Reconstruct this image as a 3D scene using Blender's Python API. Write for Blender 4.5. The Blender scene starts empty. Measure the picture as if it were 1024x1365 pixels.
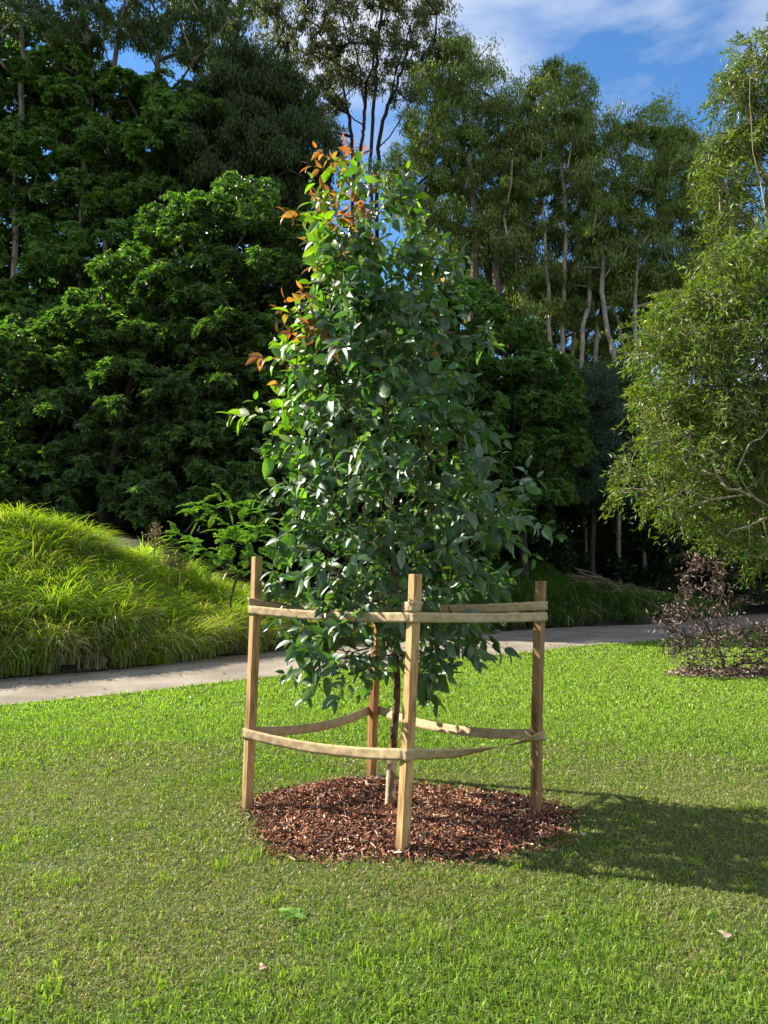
import bpy, math
import numpy as np
from math import radians, sin, cos, pi, tan
C = bpy.context.scene
rng = np.random.default_rng(7)

# ------------------------------------------------------------------ camera
CAMH, PITCH, F = 1.45, radians(6.5), 1010.0
cam_d = bpy.data.cameras.new("camera"); cam = bpy.data.objects.new("camera", cam_d)
C.collection.objects.link(cam); C.camera = cam
cam.location = (0, 0, CAMH); cam.rotation_euler = (pi/2 + PITCH, 0, 0)
cam_d.sensor_fit = 'VERTICAL'; cam_d.sensor_height = 36.0; cam_d.lens = F/1365*36
cam_d.clip_end = 2000; cam_d.clip_start = 0.05

# ------------------------------------------------------------------ light
SUN_DIR = np.array([-0.942, 0.335, 0.0]); SUN_EL = radians(36.5)
sun_v = np.array([SUN_DIR[0]*cos(SUN_EL), SUN_DIR[1]*cos(SUN_EL), sin(SUN_EL)])
import mathutils
sd = bpy.data.lights.new("sun", 'SUN'); sd.energy = 5.0; sd.angle = radians(0.5); sd.color = (1.0, 0.93, 0.80)
so = bpy.data.objects.new("sun", sd); C.collection.objects.link(so)
so.rotation_euler = mathutils.Vector(sun_v).to_track_quat('Z', 'Y').to_euler()
so.location = (-20, 10, 30)
W = bpy.data.worlds.new("World"); C.world = W; W.use_nodes = True
nt = W.node_tree; nt.nodes.clear()
def N(nt, t, **k):
    n = nt.nodes.new(t)
    for a, b in k.items(): setattr(n, a, b)
    return n
sky = N(nt, 'ShaderNodeTexSky', sky_type='NISHITA', sun_disc=False)
sky.sun_elevation = SUN_EL; sky.sun_rotation = math.atan2(SUN_DIR[0], SUN_DIR[1]); sky.air_density = 1.0; sky.dust_density = 0.1; sky.ozone_density = 3.0
bg = N(nt, 'ShaderNodeBackground'); bg.inputs[1].default_value = 0.088
out = N(nt, 'ShaderNodeOutputWorld')
tc = N(nt, 'ShaderNodeTexCoord')
mp = N(nt, 'ShaderNodeMapping'); mp.inputs['Rotation'].default_value = (0.25, 0.55, 0.2); mp.inputs['Scale'].default_value = (1.5, 1.2, 3.0); mp.inputs['Location'].default_value = (0.35, 0.2, 0.1)
nz = N(nt, 'ShaderNodeTexNoise'); nz.inputs['Scale'].default_value = 1.6; nz.inputs['Detail'].default_value = 6; nz.inputs['Roughness'].default_value = 0.5; nz.inputs['Distortion'].default_value = 0.35
rp = N(nt, 'ShaderNodeValToRGB'); rp.color_ramp.elements[0].position = 0.42; rp.color_ramp.elements[1].position = 0.59
mx = N(nt, 'ShaderNodeMix', data_type='RGBA')
mx.inputs[7].default_value = (4.6, 4.7, 4.9, 1)
hs = N(nt, 'ShaderNodeHueSaturation'); hs.inputs['Saturation'].default_value = 1.2; hs.inputs['Value'].default_value = 1.0
L = nt.links.new
L(tc.outputs['Generated'], mp.inputs[0]); L(mp.outputs[0], nz.inputs['Vector']); L(nz.outputs[0], rp.inputs[0])
mm = N(nt, 'ShaderNodeMath', operation='MULTIPLY'); mm.inputs[1].default_value = 0.85
L(rp.outputs[0], mm.inputs[0]); L(mm.outputs[0], mx.inputs[0]); L(sky.outputs[0], hs.inputs['Color']); L(hs.outputs[0], mx.inputs[6]); L(mx.outputs[2], bg.inputs[0]); L(bg.outputs[0], out.inputs[0])
C.view_settings.view_transform = 'Standard'; C.view_settings.look = 'None'; C.view_settings.gamma = 1; C.view_settings.exposure = 1.45
C.render.engine = 'CYCLES'
cy = C.cycles
cy.max_bounces = 6; cy.diffuse_bounces = 3; cy.glossy_bounces = 2; cy.transmission_bounces = 3; cy.transparent_max_bounces = 4
cy.use_denoising = True; cy.caustics_reflective = False; cy.caustics_refractive = False
try: cy.denoiser = 'OPENIMAGEDENOISE'
except Exception: pass

# ------------------------------------------------------------------ helpers
def ray(px, py):
    u = (np.asarray(px, float)-512)/F; v = (682.5-np.asarray(py, float))/F
    return u, cos(PITCH)-v*sin(PITCH), sin(PITCH)+v*cos(PITCH)
def P(px, py, D):
    x, y, z = ray(px, py); t = D/y
    return np.array([x*t, D+0*x, CAMH+z*t]).T
def sm(t): t = np.clip(t, 0, 1); return t*t*(3-2*t)
def base_z(x, y):
    t = np.clip(y-9, 0, 36)
    return 0.035*t*t/(t+3.0) + 0.0*x
def unproj(px, py):
    x, y, z = ray(px, py)
    Ds = np.linspace(1.5, 90, 6000)
    zz = CAMH + z/y*Ds
    i = np.argmax(zz <= base_z(0, Ds)); D = Ds[i] if zz[i] <= base_z(0, Ds[i]) else 60.0
    return (x/y*D, D)
def hash2(i, j, s=0):
    h = (i.astype(np.int64)*374761393 + j.astype(np.int64)*668265263 + s*1442695041) & 0x7fffffff
    h = ((h ^ (h >> 13))*1274126177) & 0x7fffffff
    return ((h ^ (h >> 16)) & 0xffffff)/float(0xffffff)
def vnoise(x, y, s=0):
    x = np.asarray(x, float); y = np.asarray(y, float)
    i = np.floor(x); j = np.floor(y); u = sm(x-i); v = sm(y-j)
    a = hash2(i, j, s); b = hash2(i+1, j, s); c = hash2(i, j+1, s); d = hash2(i+1, j+1, s)
    return (a*(1-u)+b*u)*(1-v)+(c*(1-u)+d*u)*v
def fbm(x, y, s=0, o=3):
    r = 0; a = 0.5
    for k in range(o): r = r+a*vnoise(x*2**k, y*2**k, s+k); a *= .5
    return r/(1-.5**o)
def norm(v): return v/np.maximum(np.linalg.norm(v, axis=-1, keepdims=True), 1e-9)
def rvec(n):
    return norm(rng.normal(size=(n, 3)))

class MB:
    """collects numpy vertices, faces (equal sized blocks), colours"""
    def __init__(s): s.v = []; s.c = []; s.f = []; s.n = 0
    def add(s, v, f, c):
        v = np.asarray(v, np.float32).reshape(-1, 3); c = np.asarray(c, np.float32)
        if c.ndim == 1: c = np.tile(c, (len(v), 1))
        s.v.append(v); s.c.append(c.reshape(-1, 3)); s.f.append(np.asarray(f, np.int64)+s.n); s.n += len(v)
    def build(s, name, mat, parent=None, smooth=False):
        me = bpy.data.meshes.new(name)
        v = np.concatenate(s.v); c = np.concatenate(s.c)
        me.vertices.add(len(v)); me.vertices.foreach_set('co', v.ravel())
        cnt = np.concatenate([np.full(len(f), f.shape[1]) for f in s.f])
        li = np.concatenate([f.ravel() for f in s.f])
        me.loops.add(len(li)); me.loops.foreach_set('vertex_index', li.astype(np.int32))
        st = np.concatenate([[0], np.cumsum(cnt)[:-1]])
        me.polygons.add(len(cnt)); me.polygons.foreach_set('loop_start', st.astype(np.int32))
        try: me.polygons.foreach_set('loop_total', cnt.astype(np.int32))
        except Exception: pass
        at = me.attributes.new('Col', 'FLOAT_COLOR', 'POINT')
        at.data.foreach_set('color', np.concatenate([c, np.ones((len(c), 1), np.float32)], 1).ravel())
        me.polygons.foreach_set('use_smooth', np.full(len(cnt), smooth))
        me.update(calc_edges=True)
        me.materials.append(mat)
        o = bpy.data.objects.new(name, me); C.collection.objects.link(o)
        if parent is not None: o.parent = parent
        return o
def tag(o, label=None, cat=None, group=None, kind=None):
    if label: o['label'] = label
    if cat: o['category'] = cat
    if group: o['group'] = group
    if kind: o['kind'] = kind
    return o
def empty(name, label, cat, loc=(0, 0, 0), group=None):
    o = bpy.data.objects.new(name, None); C.collection.objects.link(o); o.empty_display_size = .2
    return tag(o, label, cat, group)
# every mesh is built in world space; put() moves the origin of a thing to its base
def settle(root, loc):
    loc = mathutils.Vector(loc); root.location = loc
    for ch in root.children: ch.location = ch.location - loc

# leaf templates: (x across, y along, z up)
T4 = (np.array([[0, 0, 0], [-.5, .45, .13], [0, 1, -.1], [.5, .45, .13]]), np.array([[0, 1, 2], [0, 2, 3]]))
T_FINE = (np.array([[0, 0, 0], [0, .3, .02], [0, .6, 0], [0, .85, -.05], [0, 1, -.12],
                    [-.36, .14, .06], [-.5, .38, .10], [-.38, .66, .06], [-.16, .87, -.03],
                    [.36, .14, .06], [.5, .38, .10], [.38, .66, .06], [.16, .87, -.03]]),
          [np.array([[0, 1, 6, 5], [1, 2, 7, 6], [2, 3, 8, 7], [0, 9, 10, 1], [1, 10, 11, 2], [2, 11, 12, 3]]), np.array([[3, 4, 8], [3, 12, 4]])])
def leaves(mb, pos, d, nrm, ln, wd, col, T=T4):
    """pos N,3  d N,3 direction  nrm N,3 normal hint  ln,wd N  col N,3"""
    n = len(pos); d = norm(d); s = norm(np.cross(d, nrm)); z = np.cross(s, d)
    t, fs = T; k = len(t)
    if not isinstance(fs, list): fs = [fs]
    ln = np.broadcast_to(ln, n)[:, None, None]; wd = np.broadcast_to(wd, n)[:, None, None]
    v = pos[:, None]+s[:, None]*t[None, :, :1]*wd+d[:, None]*t[None, :, 1:2]*ln+z[:, None]*t[None, :, 2:]*ln
    c = np.repeat(col, k, axis=0)
    base = (np.arange(n)*k)
    n0 = mb.n
    mb.add(v.reshape(-1, 3), (base[:, None, None]+fs[0][None]).reshape(-1, fs[0].shape[1]), c)
    for f in fs[1:]:
        mb.f.append((base[:, None, None]+f[None]).reshape(-1, f.shape[1])+n0)
def jit(col, n, a=.25, hue=.12):
    col = np.asarray(col, float)
    c = np.tile(col, (n, 1)) if col.ndim == 1 else col.copy()
    c = c*(1+rng.uniform(-a, a, (n, 1)))*(1+rng.uniform(-hue, hue, (n, 3)))
    return np.clip(c, 0.003, 1)
def frames(path):
    path = np.asarray(path, float); t = norm(np.gradient(path, axis=0))
    a = np.where(np.abs(t[:, 2:]) < .9, np.array([0, 0, 1.]), np.array([1., 0, 0])); s = norm(np.cross(t, a)); return t, s, np.cross(s, t)
def tube(mb, path, rad, col, k=8, jitter=0):
    path = np.asarray(path, float); n = len(path); rad = np.broadcast_to(rad, n)
    t, s, u = frames(path)
    a = np.linspace(0, 2*pi, k, endpoint=False)
    r = rad[:, None]*(1+jitter*rng.uniform(-1, 1, (n, k)))
    v = path[:, None]+r[..., None]*(np.cos(a)[None, :, None]*s[:, None]+np.sin(a)[None, :, None]*u[:, None])
    i = np.arange(n-1)[:, None]*k; j = np.arange(k)[None]
    f = np.stack([i+j, i+(j+1) % k, i+k+(j+1) % k, i+k+j], -1).reshape(-1, 4)
    mb.add(v.reshape(-1, 3), f, col)
    mb.f.append(np.array([[(n-1)*k+q for q in range(k)]])+mb.n-n*k)
def spline(pts, n):
    """Catmull-Rom through pts"""
    p = np.asarray(pts, float); p = np.vstack([2*p[0]-p[1], p, 2*p[-1]-p[-2]])
    u = np.linspace(0, len(p)-3-1e-6, n); i = u.astype(int); t = (u-i)[:, None]
    a, b, c, d = p[i], p[i+1], p[i+2], p[i+3]
    return .5*(2*b+(c-a)*t+(2*a-5*b+4*c-d)*t*t+(3*b-a-3*c+d)*t**3)

class Skel:
    """branch graph grown towards targets; radii by the pipe model"""
    def __init__(s, trunk):
        s.p = [np.asarray(q, float) for q in trunk]; s.par = [-1]+list(range(len(trunk)-1)); s.main = len(trunk)
    def grow(s, targets, step=.5, up=.35, minz=None, droop=0, jitter=.06):
        targets = np.asarray(targets, float)
        root = s.p[s.main//2]
        order = np.argsort(np.linalg.norm(targets-root, axis=1))
        ends = {}
        for q in order:
            tg = targets[q]; A = np.array(s.p)
            dlt = tg-A; dist = np.linalg.norm(dlt, axis=1)
            pen = dist+up*np.maximum(0, A[:, 2]-tg[2]+.25*dist)*2
            if minz is not None: pen = pen+np.where(A[:, 2] < minz, 50, 0)
            k = int(np.argmin(pen)); d0 = dist[k]; m = max(1, int(d0/step)); prev = k; a = s.p[k]
            side = rvec(1)[0]*d0*.08
            for w in range(1, m+1):
                f = w/m
                pnt = a+(tg-a)*f+side*sin(pi*f)+np.array([0, 0, -1])*droop*d0*0-np.array([0, 0, 1])*0.10*d0*sin(pi*f)+rng.normal(size=3)*jitter*step*(1 if w < m else 0)
                s.p.append(pnt); s.par.append(prev); prev = len(s.p)-1
            ends[q] = prev
        return ends
    def mesh(s, mb, col, rtip, rbase, k=5, power=2.3):
        n = len(s.p); r = np.full(n, float(rtip)**power)
        has = np.zeros(n, bool)
        acc = np.zeros(n)
        for i in range(n-1, -1, -1):
            if not has[i]: acc[i] = rtip**power
            if s.par[i] >= 0: acc[s.par[i]] += acc[i]; has[s.par[i]] = True
        r = acc**(1/power)
        mxr = r.max(); sc = rbase/mxr
        r = rtip+(r-rtip)*(rbase-rtip)/max(mxr-rtip, 1e-6)
        if mxr < rtip*1.3: r[:] = rtip
        im = np.arange(s.main); r[:s.main] = np.maximum(r[:s.main], rtip+(rbase-rtip)*.75*(1-im/max(s.main-1, 1)))
        A = np.array(s.p); par = np.array(s.par)
        d = np.zeros((n, 3)); ok = par >= 0; d[ok] = norm(A[ok]-A[par[ok]])
        d[0] = d[1] if n > 1 else [0, 0, 1]
        # smooth directions by child average
        d2 = d.copy(); np.add.at(d2, par[ok], d[ok]*.7*(r[ok]/r[par[ok]])[:, None]); d2 = norm(d2)
        a = np.linspace(0, 2*pi, k, endpoint=False)
        def ring(pp, dd, rr):
            h = np.where(np.abs(dd[:, 1:2]) < .9, np.array([0, 1., 0]), np.array([1., 0, 0])); x = norm(np.cross(dd, h)); y = np.cross(dd, x)
            return pp[:, None]+rr[:, None, None]*(np.cos(a)[None, :, None]*x[:, None]+np.sin(a)[None, :, None]*y[:, None])
        i = np.where(ok)[0]; q = par[i]
        thick = r[i] > .6*r[q]
        r0 = np.where(thick, r[q], r[i]*1.15); dd0 = np.where(thick[:, None], d2[q], d[i])
        R0 = ring(A[q], dd0, r0); R1 = ring(A[i], d2[i], r[i])
        v = np.concatenate([R0, R1], 1).reshape(-1, 3)
        b = np.arange(len(i))[:, None]*(2*k); j = np.arange(k)[None]
        f = np.stack([b+j, b+(j+1) % k, b+k+(j+1) % k, b+k+j], -1).reshape(-1, 4)
        mb.add(v, f, col)

# ------------------------------------------------------------------ materials
def new_mat(name):
    m = bpy.data.materials.new(name); m.use_nodes = True; m.node_tree.nodes.clear(); return m, m.node_tree
def mat_leaf(name, rough=.45, trans=.35, tcol=(1.15, 1.35, .35), back=(1, 1, 1), spec=.5, bump=0):
    m, t = new_mat(name); L = t.links.new
    a = N(t, 'ShaderNodeAttribute', attribute_name='Col')
    g = N(t, 'ShaderNodeNewGeometry')
    bk = N(t, 'ShaderNodeMix', data_type='RGBA', blend_type='MULTIPLY'); bk.inputs[7].default_value = (*back, 1)
    L(g.outputs['Backfacing'], bk.inputs[0]); L(a.outputs['Color'], bk.inputs[6])
    p = N(t, 'ShaderNodeBsdfPrincipled'); p.inputs['Roughness'].default_value = rough; p.inputs['Specular IOR Level'].default_value = spec
    L(bk.outputs[2], p.inputs['Base Color'])
    tm = N(t, 'ShaderNodeMix', data_type='RGBA', blend_type='MULTIPLY'); tm.inputs[0].default_value = 1; tm.inputs[7].default_value = (*tcol, 1)
    L(a.outputs['Color'], tm.inputs[6])
    tr = N(t, 'ShaderNodeBsdfTranslucent'); L(tm.outputs[2], tr.inputs[0])
    ms = N(t, 'ShaderNodeMixShader'); ms.inputs[0].default_value = trans
    o = N(t, 'ShaderNodeOutputMaterial')
    L(p.outputs[0], ms.inputs[1]); L(tr.outputs[0], ms.inputs[2]); L(ms.outputs[0], o.inputs[0])
    return m
def mat_noise(name, cols, scale, rough=.9, stretch=(1, 1, 1), bump=.3, detail=6, bscale=None, pos=(.3, .7), spec=.3, attr=False, bdist=.02, extra=None):
    m, t = new_mat(name); L = t.links.new
    tc = N(t, 'ShaderNodeTexCoord'); mp = N(t, 'ShaderNodeMapping'); mp.inputs['Scale'].default_value = stretch
    nz = N(t, 'ShaderNodeTexNoise'); nz.inputs['Scale'].default_value = scale; nz.inputs['Detail'].default_value = detail; nz.inputs['Roughness'].default_value = .62
    r = N(t, 'ShaderNodeValToRGB'); e = r.color_ramp.elements
    e[0].position, e[1].position = pos; e[0].color = (*cols[0], 1); e[1].color = (*cols[-1], 1)
    for i, c in enumerate(cols[1:-1]):
        q = e.new(pos[0]+(pos[1]-pos[0])*(i+1)/(len(cols)-1)); q.color = (*c, 1)
    p = N(t, 'ShaderNodeBsdfPrincipled'); p.inputs['Roughness'].default_value = rough; p.inputs['Specular IOR Level'].default_value = spec
    o = N(t, 'ShaderNodeOutputMaterial')
    L(tc.outputs['Object'], mp.inputs[0]); L(mp.outputs[0], nz.inputs['Vector']); L(nz.outputs[0], r.inputs[0])
    col = r.outputs[0]
    if attr:
        a = N(t, 'ShaderNodeAttribute', attribute_name='Col'); mm = N(t, 'ShaderNodeMix', data_type='RGBA', blend_type='MULTIPLY'); mm.inputs[0].default_value = 1
        L(a.outputs['Color'], mm.inputs[6]); L(col, mm.inputs[7]); col = mm.outputs[2]
    if extra: col = extra(t, mp, col)
    L(col, p.inputs['Base Color'])
    n2 = N(t, 'ShaderNodeTexNoise'); n2.inputs['Scale'].default_value = bscale or scale*2; n2.inputs['Detail'].default_value = 8
    L(mp.outputs[0], n2.inputs['Vector'])
    b = N(t, 'ShaderNodeBump'); b.inputs['Strength'].default_value = bump; b.inputs['Distance'].default_value = bdist
    L(n2.outputs[0], b.inputs['Height']); L(b.outputs[0], p.inputs['Normal']); L(p.outputs[0], o.inputs[0])
    return m

M_soil = mat_noise('lawn_soil', [(.028, .04, .010), (.05, .075, .014), (.09, .10, .03)], 6, bump=.6)
M_bank = mat_noise('bank_soil', [(.012, .010, .007), (.03, .022, .014), (.06, .045, .028)], 2.5, bump=.8, bdist=.05)
def path_extra(t, mp, col):
    n = N(t, 'ShaderNodeTexNoise'); n.inputs['Scale'].default_value = .9; n.inputs['Detail'].default_value = 5
    r = N(t, 'ShaderNodeValToRGB'); r.color_ramp.elements[0].position = .35; r.color_ramp.elements[0].color = (.62, .58, .52, 1); r.color_ramp.elements[1].position = .65; r.color_ramp.elements[1].color = (1.1, 1.08, 1.05, 1)
    m = N(t, 'ShaderNodeMix', data_type='RGBA', blend_type='MULTIPLY'); m.inputs[0].default_value = 1
    t.links.new(mp.outputs[0], n.inputs['Vector']); t.links.new(n.outputs[0], r.inputs[0]); t.links.new(col, m.inputs[6]); t.links.new(r.outputs[0], m.inputs[7])
    return m.outputs[2]
M_path = mat_noise('concrete', [(.15, .125, .095), (.25, .22, .18), (.34, .305, .26)], 38, bump=.35, extra=path_extra, bdist=.006)
M_mulch = mat_noise('mulch_soil', [(.016, .008, .005), (.06, .022, .013), (.11, .045, .028)], 45, bump=.8, rough=.95)
M_chip = mat_noise('bark_chip', [(.45, .42, .4), (1, 1, 1), (1.3, 1.25, 1.2)], 60, bump=.3, attr=True, rough=.8, bdist=.003)
def wood_extra(t, mp, col):
    # dirty streaks and knots
    m2 = N(t, 'ShaderNodeMapping'); m2.inputs['Scale'].default_value = (5, 5, .55)
    tc = N(t, 'ShaderNodeTexCoord')
    n = N(t, 'ShaderNodeTexNoise'); n.inputs['Scale'].default_value = 3.2; n.inputs['Detail'].default_value = 7; n.inputs['Roughness'].default_value = .7
    r = N(t, 'ShaderNodeValToRGB'); r.color_ramp.elements[0].position = .34; r.color_ramp.elements[0].color = (.42, .32, .24, 1); r.color_ramp.elements[1].position = .52; r.color_ramp.elements[1].color = (1, 1, 1, 1)
    m = N(t, 'ShaderNodeMix', data_type='RGBA', blend_type='MULTIPLY'); m.inputs[0].default_value = 1
    l = t.links.new; l(tc.outputs['Object'], m2.inputs[0]); l(m2.outputs[0], n.inputs['Vector']); l(n.outputs[0], r.inputs[0]); l(col, m.inputs[6]); l(r.outputs[0], m.inputs[7])
    at = N(t, 'ShaderNodeAttribute', attribute_name='Col'); m3 = N(t, 'ShaderNodeMix', data_type='RGBA', blend_type='MULTIPLY'); m3.inputs[0].default_value = 1
    l(m.outputs[2], m3.inputs[6]); l(at.outputs['Color'], m3.inputs[7])
    sx = N(t, 'ShaderNodeSeparateXYZ'); l(tc.outputs['Object'], sx.inputs[0]); ad = N(t, 'ShaderNodeMath', operation='MULTIPLY_ADD'); l(n.outputs[0], ad.inputs[0]); ad.inputs[1].default_value = .35; l(sx.outputs['Z'], ad.inputs[2])
    mr = N(t, 'ShaderNodeMapRange'); mr.inputs[1].default_value = .25; mr.inputs[2].default_value = .45; mr.inputs[3].default_value = .75; mr.inputs[4].default_value = 0; l(ad.outputs[0], mr.inputs[0])
    m4 = N(t, 'ShaderNodeMix', data_type='RGBA'); m4.inputs[7].default_value = (.09, .055, .03, 1); l(mr.outputs[0], m4.inputs[0]); l(m3.outputs[2], m4.inputs[6])
    return m4.outputs[2]
M_wood = mat_noise('stake_timber', [(.26, .15, .065), (.44, .28, .13), (.54, .38, .19)], 9, stretch=(9, 9, .7), bump=.35, rough=.75, extra=wood_extra, bscale=14, bdist=.004)
def web_extra(t, mp, col):
    tc = N(t, 'ShaderNodeUVMap', uv_map='uv')
    w = N(t, 'ShaderNodeTexWave', wave_type='BANDS', bands_direction='Y'); w.inputs['Scale'].default_value = 5.2; w.inputs['Distortion'].default_value = .6; w.inputs['Detail'].default_value = 1
    w2 = N(t, 'ShaderNodeTexWave', wave_type='BANDS', bands_direction='X'); w2.inputs['Scale'].default_value = 120; w2.inputs['Distortion'].default_value = 1.5
    l = t.links.new; l(tc.outputs[0], w.inputs[0]); l(tc.outputs[0], w2.inputs[0])
    m1 = N(t, 'ShaderNodeMix', data_type='RGBA', blend_type='MULTIPLY'); m1.inputs[0].default_value = .13; l(col, m1.inputs[6]); l(w.outputs['Color'], m1.inputs[7])
    m2 = N(t, 'ShaderNodeMix', data_type='RGBA', blend_type='MULTIPLY'); m2.inputs[0].default_value = .22; l(m1.outputs[2], m2.inputs[6]); l(w2.outputs['Color'], m2.inputs[7])
    return m2.outputs[2]
M_web = mat_noise('hessian', [(.38, .26, .13), (.52, .38, .21), (.58, .45, .27)], 25, bump=.4, rough=.9, extra=web_extra, bscale=300, bdist=.001)
def bark_dapple(t, mp, col):  # slanting dark patches: dappled leaf shade painted into the bark
    tc = N(t, 'ShaderNodeTexCoord'); m2 = N(t, 'ShaderNodeMapping'); m2.inputs['Scale'].default_value = (14, 14, 9); m2.inputs['Rotation'].default_value = (.6, .5, 0)
    n = N(t, 'ShaderNodeTexNoise'); n.inputs['Scale'].default_value = 1.6; n.inputs['Detail'].default_value = 3
    r = N(t, 'ShaderNodeValToRGB'); r.color_ramp.elements[0].position = .44; r.color_ramp.elements[0].color = (.25, .14, .09, 1); r.color_ramp.elements[1].position = .50; r.color_ramp.elements[1].color = (1, 1, 1, 1)
    m = N(t, 'ShaderNodeMix', data_type='RGBA', blend_type='MULTIPLY'); m.inputs[0].default_value = .8
    l = t.links.new; l(tc.outputs['Object'], m2.inputs[0]); l(m2.outputs[0], n.inputs['Vector']); l(n.outputs[0], r.inputs[0]); l(col, m.inputs[6]); l(r.outputs[0], m.inputs[7])
    return m.outputs[2]
M_youngbark = mat_noise('young_bark', [(.7, .7, .7), (1, 1, 1)], 20, bump=.4, attr=True, extra=bark_dapple, stretch=(1, 1, .3), bdist=.004)
M_bark = mat_noise('gum_bark', [(.35, .32, .3), (.8, .78, .75), (1.2, 1.15, 1.1)], 3.0, stretch=(3, 3, .6), bump=.5, attr=True, bdist=.03)
M_deadleaf = mat_leaf('dead_leaf', rough=.6, trans=.12, tcol=(1, .9, .7))
M_young = mat_leaf('young_tree_leaf', rough=.44, trans=.27, tcol=(2.1, 2.7, .45), back=(2.0, 1.8, 1.9), spec=.75)
M_new = mat_leaf('new_growth_leaf', rough=.4, trans=.5, tcol=(1.5, 1.2, .5), spec=.5)
M_dense = mat_leaf('glossy_leaf', rough=.42, trans=.33, tcol=(1.5, 2.0, .4), spec=.5)
M_gum = mat_leaf('gum_leaf', rough=.5, trans=.42, tcol=(1.6, 1.8, .4), spec=.45)
M_feather = mat_leaf('narrow_leaf', rough=.45, trans=.35, tcol=(1.4, 1.5, .3), spec=.4)
M_grass = mat_leaf('lawn_blade', rough=.45, trans=.42, tcol=(1.25, 1.5, .35), spec=.35)
M_strap = mat_leaf('strap_blade', rough=.38, trans=.42, tcol=(1.4, 1.5, .3), spec=.5)
M_pipe = mat_noise('black_plastic', [(.012, .012, .013), (.03, .03, .03)], 30, bump=.1, rough=.5, spec=.5)

# ------------------------------------------------------------------ setting
near_px = [(-420, 1010), (-200, 972), (0, 943), (156, 927), (324, 908), (450, 893), (600, 879), (700, 871), (777, 862), (887, 854), (960, 843), (1024, 835), (1110, 828)]
far_px = [(-420, 955), (-200, 928), (0, 907), (156, 894), (324, 874), (450, 862), (600, 849), (681, 842), (777, 836), (887, 832), (973, 822), (1024, 818), (1110, 813)]
near = np.array([unproj(*p) for p in near_px]); far = np.array([unproj(*p) for p in far_px])
near2 = spline(np.c_[near, np.zeros(len(near))], 120)[:, :2]; far2 = spline(np.c_[far, np.zeros(len(far))], 120)[:, :2]
print('near', near.round(1).tolist()); print('far', far.round(1).tolist())
def polydist(x, y, poly):
    """signed distance, positive on the far side (left of travel direction)"""
    x = np.asarray(x, float).ravel(); y = np.asarray(y, float).ravel()
    best = np.full(len(x), 1e9); sg = np.ones(len(x))
    for a, b in zip(poly[:-1], poly[1:]):
        d = b-a; l2 = d@d+1e-9
        t = np.clip(((x-a[0])*d[0]+(y-a[1])*d[1])/l2, 0, 1)
        dx = x-a[0]-t*d[0]; dy = y-a[1]-t*d[1]; q = dx*dx+dy*dy
        cr = d[0]*(y-a[1])-d[1]*(x-a[0])
        m = q < best; best[m] = q[m]; sg[m] = np.sign(cr[m])
    return np.sqrt(best)*np.where(sg == 0, 1, sg)
far_c = far2[::3]; near_c = near2[::3]
def bank_h(x):
    return np.interp(x, [-14, -7.5, -5.5, -3.6, -1.5, 2, 6.5, 9, 12, 16], [2.75, 2.35, 1.4, .5, .5, 1.5, 1.9, 1.2, .6, .5])
def ground_z(x, y):
    x = np.asarray(x, float); y = np.asarray(y, float); sh = np.broadcast(x, y).shape
    x = np.broadcast_to(x, sh); y = np.broadcast_to(y, sh)
    s = polydist(x, y, far_c).reshape(sh)
    Hb = bank_h(x); h1 = np.minimum(.75, .45*Hb)
    z = base_z(x, y)+h1*sm((s-.2)/.9)+(Hb-h1)*sm((s-.9)/3.6)
    z = z+np.clip(s-4, 0, 60)*.09
    z = z+np.where(s > .5, .55*np.clip(s-.5, 0, 1)*(fbm(x*.75, y*.75, 5)-.5), 0)
    return z
# ground sheet
def grid(xs, ys, fz, name, mat, col=(1, 1, 1), **k):
    X, Y = np.meshgrid(xs, ys); Z = fz(X, Y)
    v = np.stack([X, Y, Z], -1).reshape(-1, 3); nx = len(xs); ny = len(ys)
    i = np.arange(ny-1)[:, None]*nx+np.arange(nx-1)[None]
    f = np.stack([i, i+1, i+nx+1, i+nx], -1).reshape(-1, 4)
    mb = MB(); mb.add(v, f, np.array(col, float)); return mb.build(name, mat, smooth=True)
def lawn_z(x, y):
    z = ground_z(x, y)
    return z
xs = np.concatenate([np.linspace(-400, -40, 10), np.arange(-36, 40, .4), np.linspace(44, 400, 10)])
ys = np.concatenate([np.linspace(-60, -4, 8), np.arange(-3, 60, .4), np.linspace(64, 900, 14)])
g = grid(xs, ys, lawn_z, 'ground', M_soil); g['kind'] = 'structure'
# second material on the bank by position
g.data.materials.append(M_bank)
nx = len(xs)
cx = (xs[:-1]+xs[1:])/2; cyy = (ys[:-1]+ys[1:])/2
CX, CY = np.meshgrid(cx, cyy); S = polydist(CX, CY, far_c).reshape(CX.shape)
g.data.polygons.foreach_set('material_index', (S > .1).astype(np.int32).ravel())
# path sheet
mb = MB(); K = 8
rows = []
for a, b in zip(near2, far2):
    t = np.linspace(0, 1, K)[:, None]; q = a*(1-t)+b*t
    rows.append(q)
R = np.array(rows)
z = base_z(R[..., 0], R[..., 1])+.018
v = np.concatenate([R, z[..., None]], -1).reshape(-1, 3)
i = np.arange(119)[:, None]*K+np.arange(K-1)[None]
mb.add(v, np.stack([i, i+K, i+K+1, i+1], -1).reshape(-1, 4), np.ones(3))
# front lip
e = np.concatenate([near2, (base_z(near2[:, 0], near2[:, 1])+.018)[:, None]], 1); e2 = e.copy(); e2[:, 2] -= .06
j = np.arange(119)
mb.add(np.concatenate([e, e2]), np.stack([j, j+120, j+121, j+1], -1), np.ones(3))
pth = mb.build('path', M_path, smooth=True); pth['kind'] = 'structure'

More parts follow.
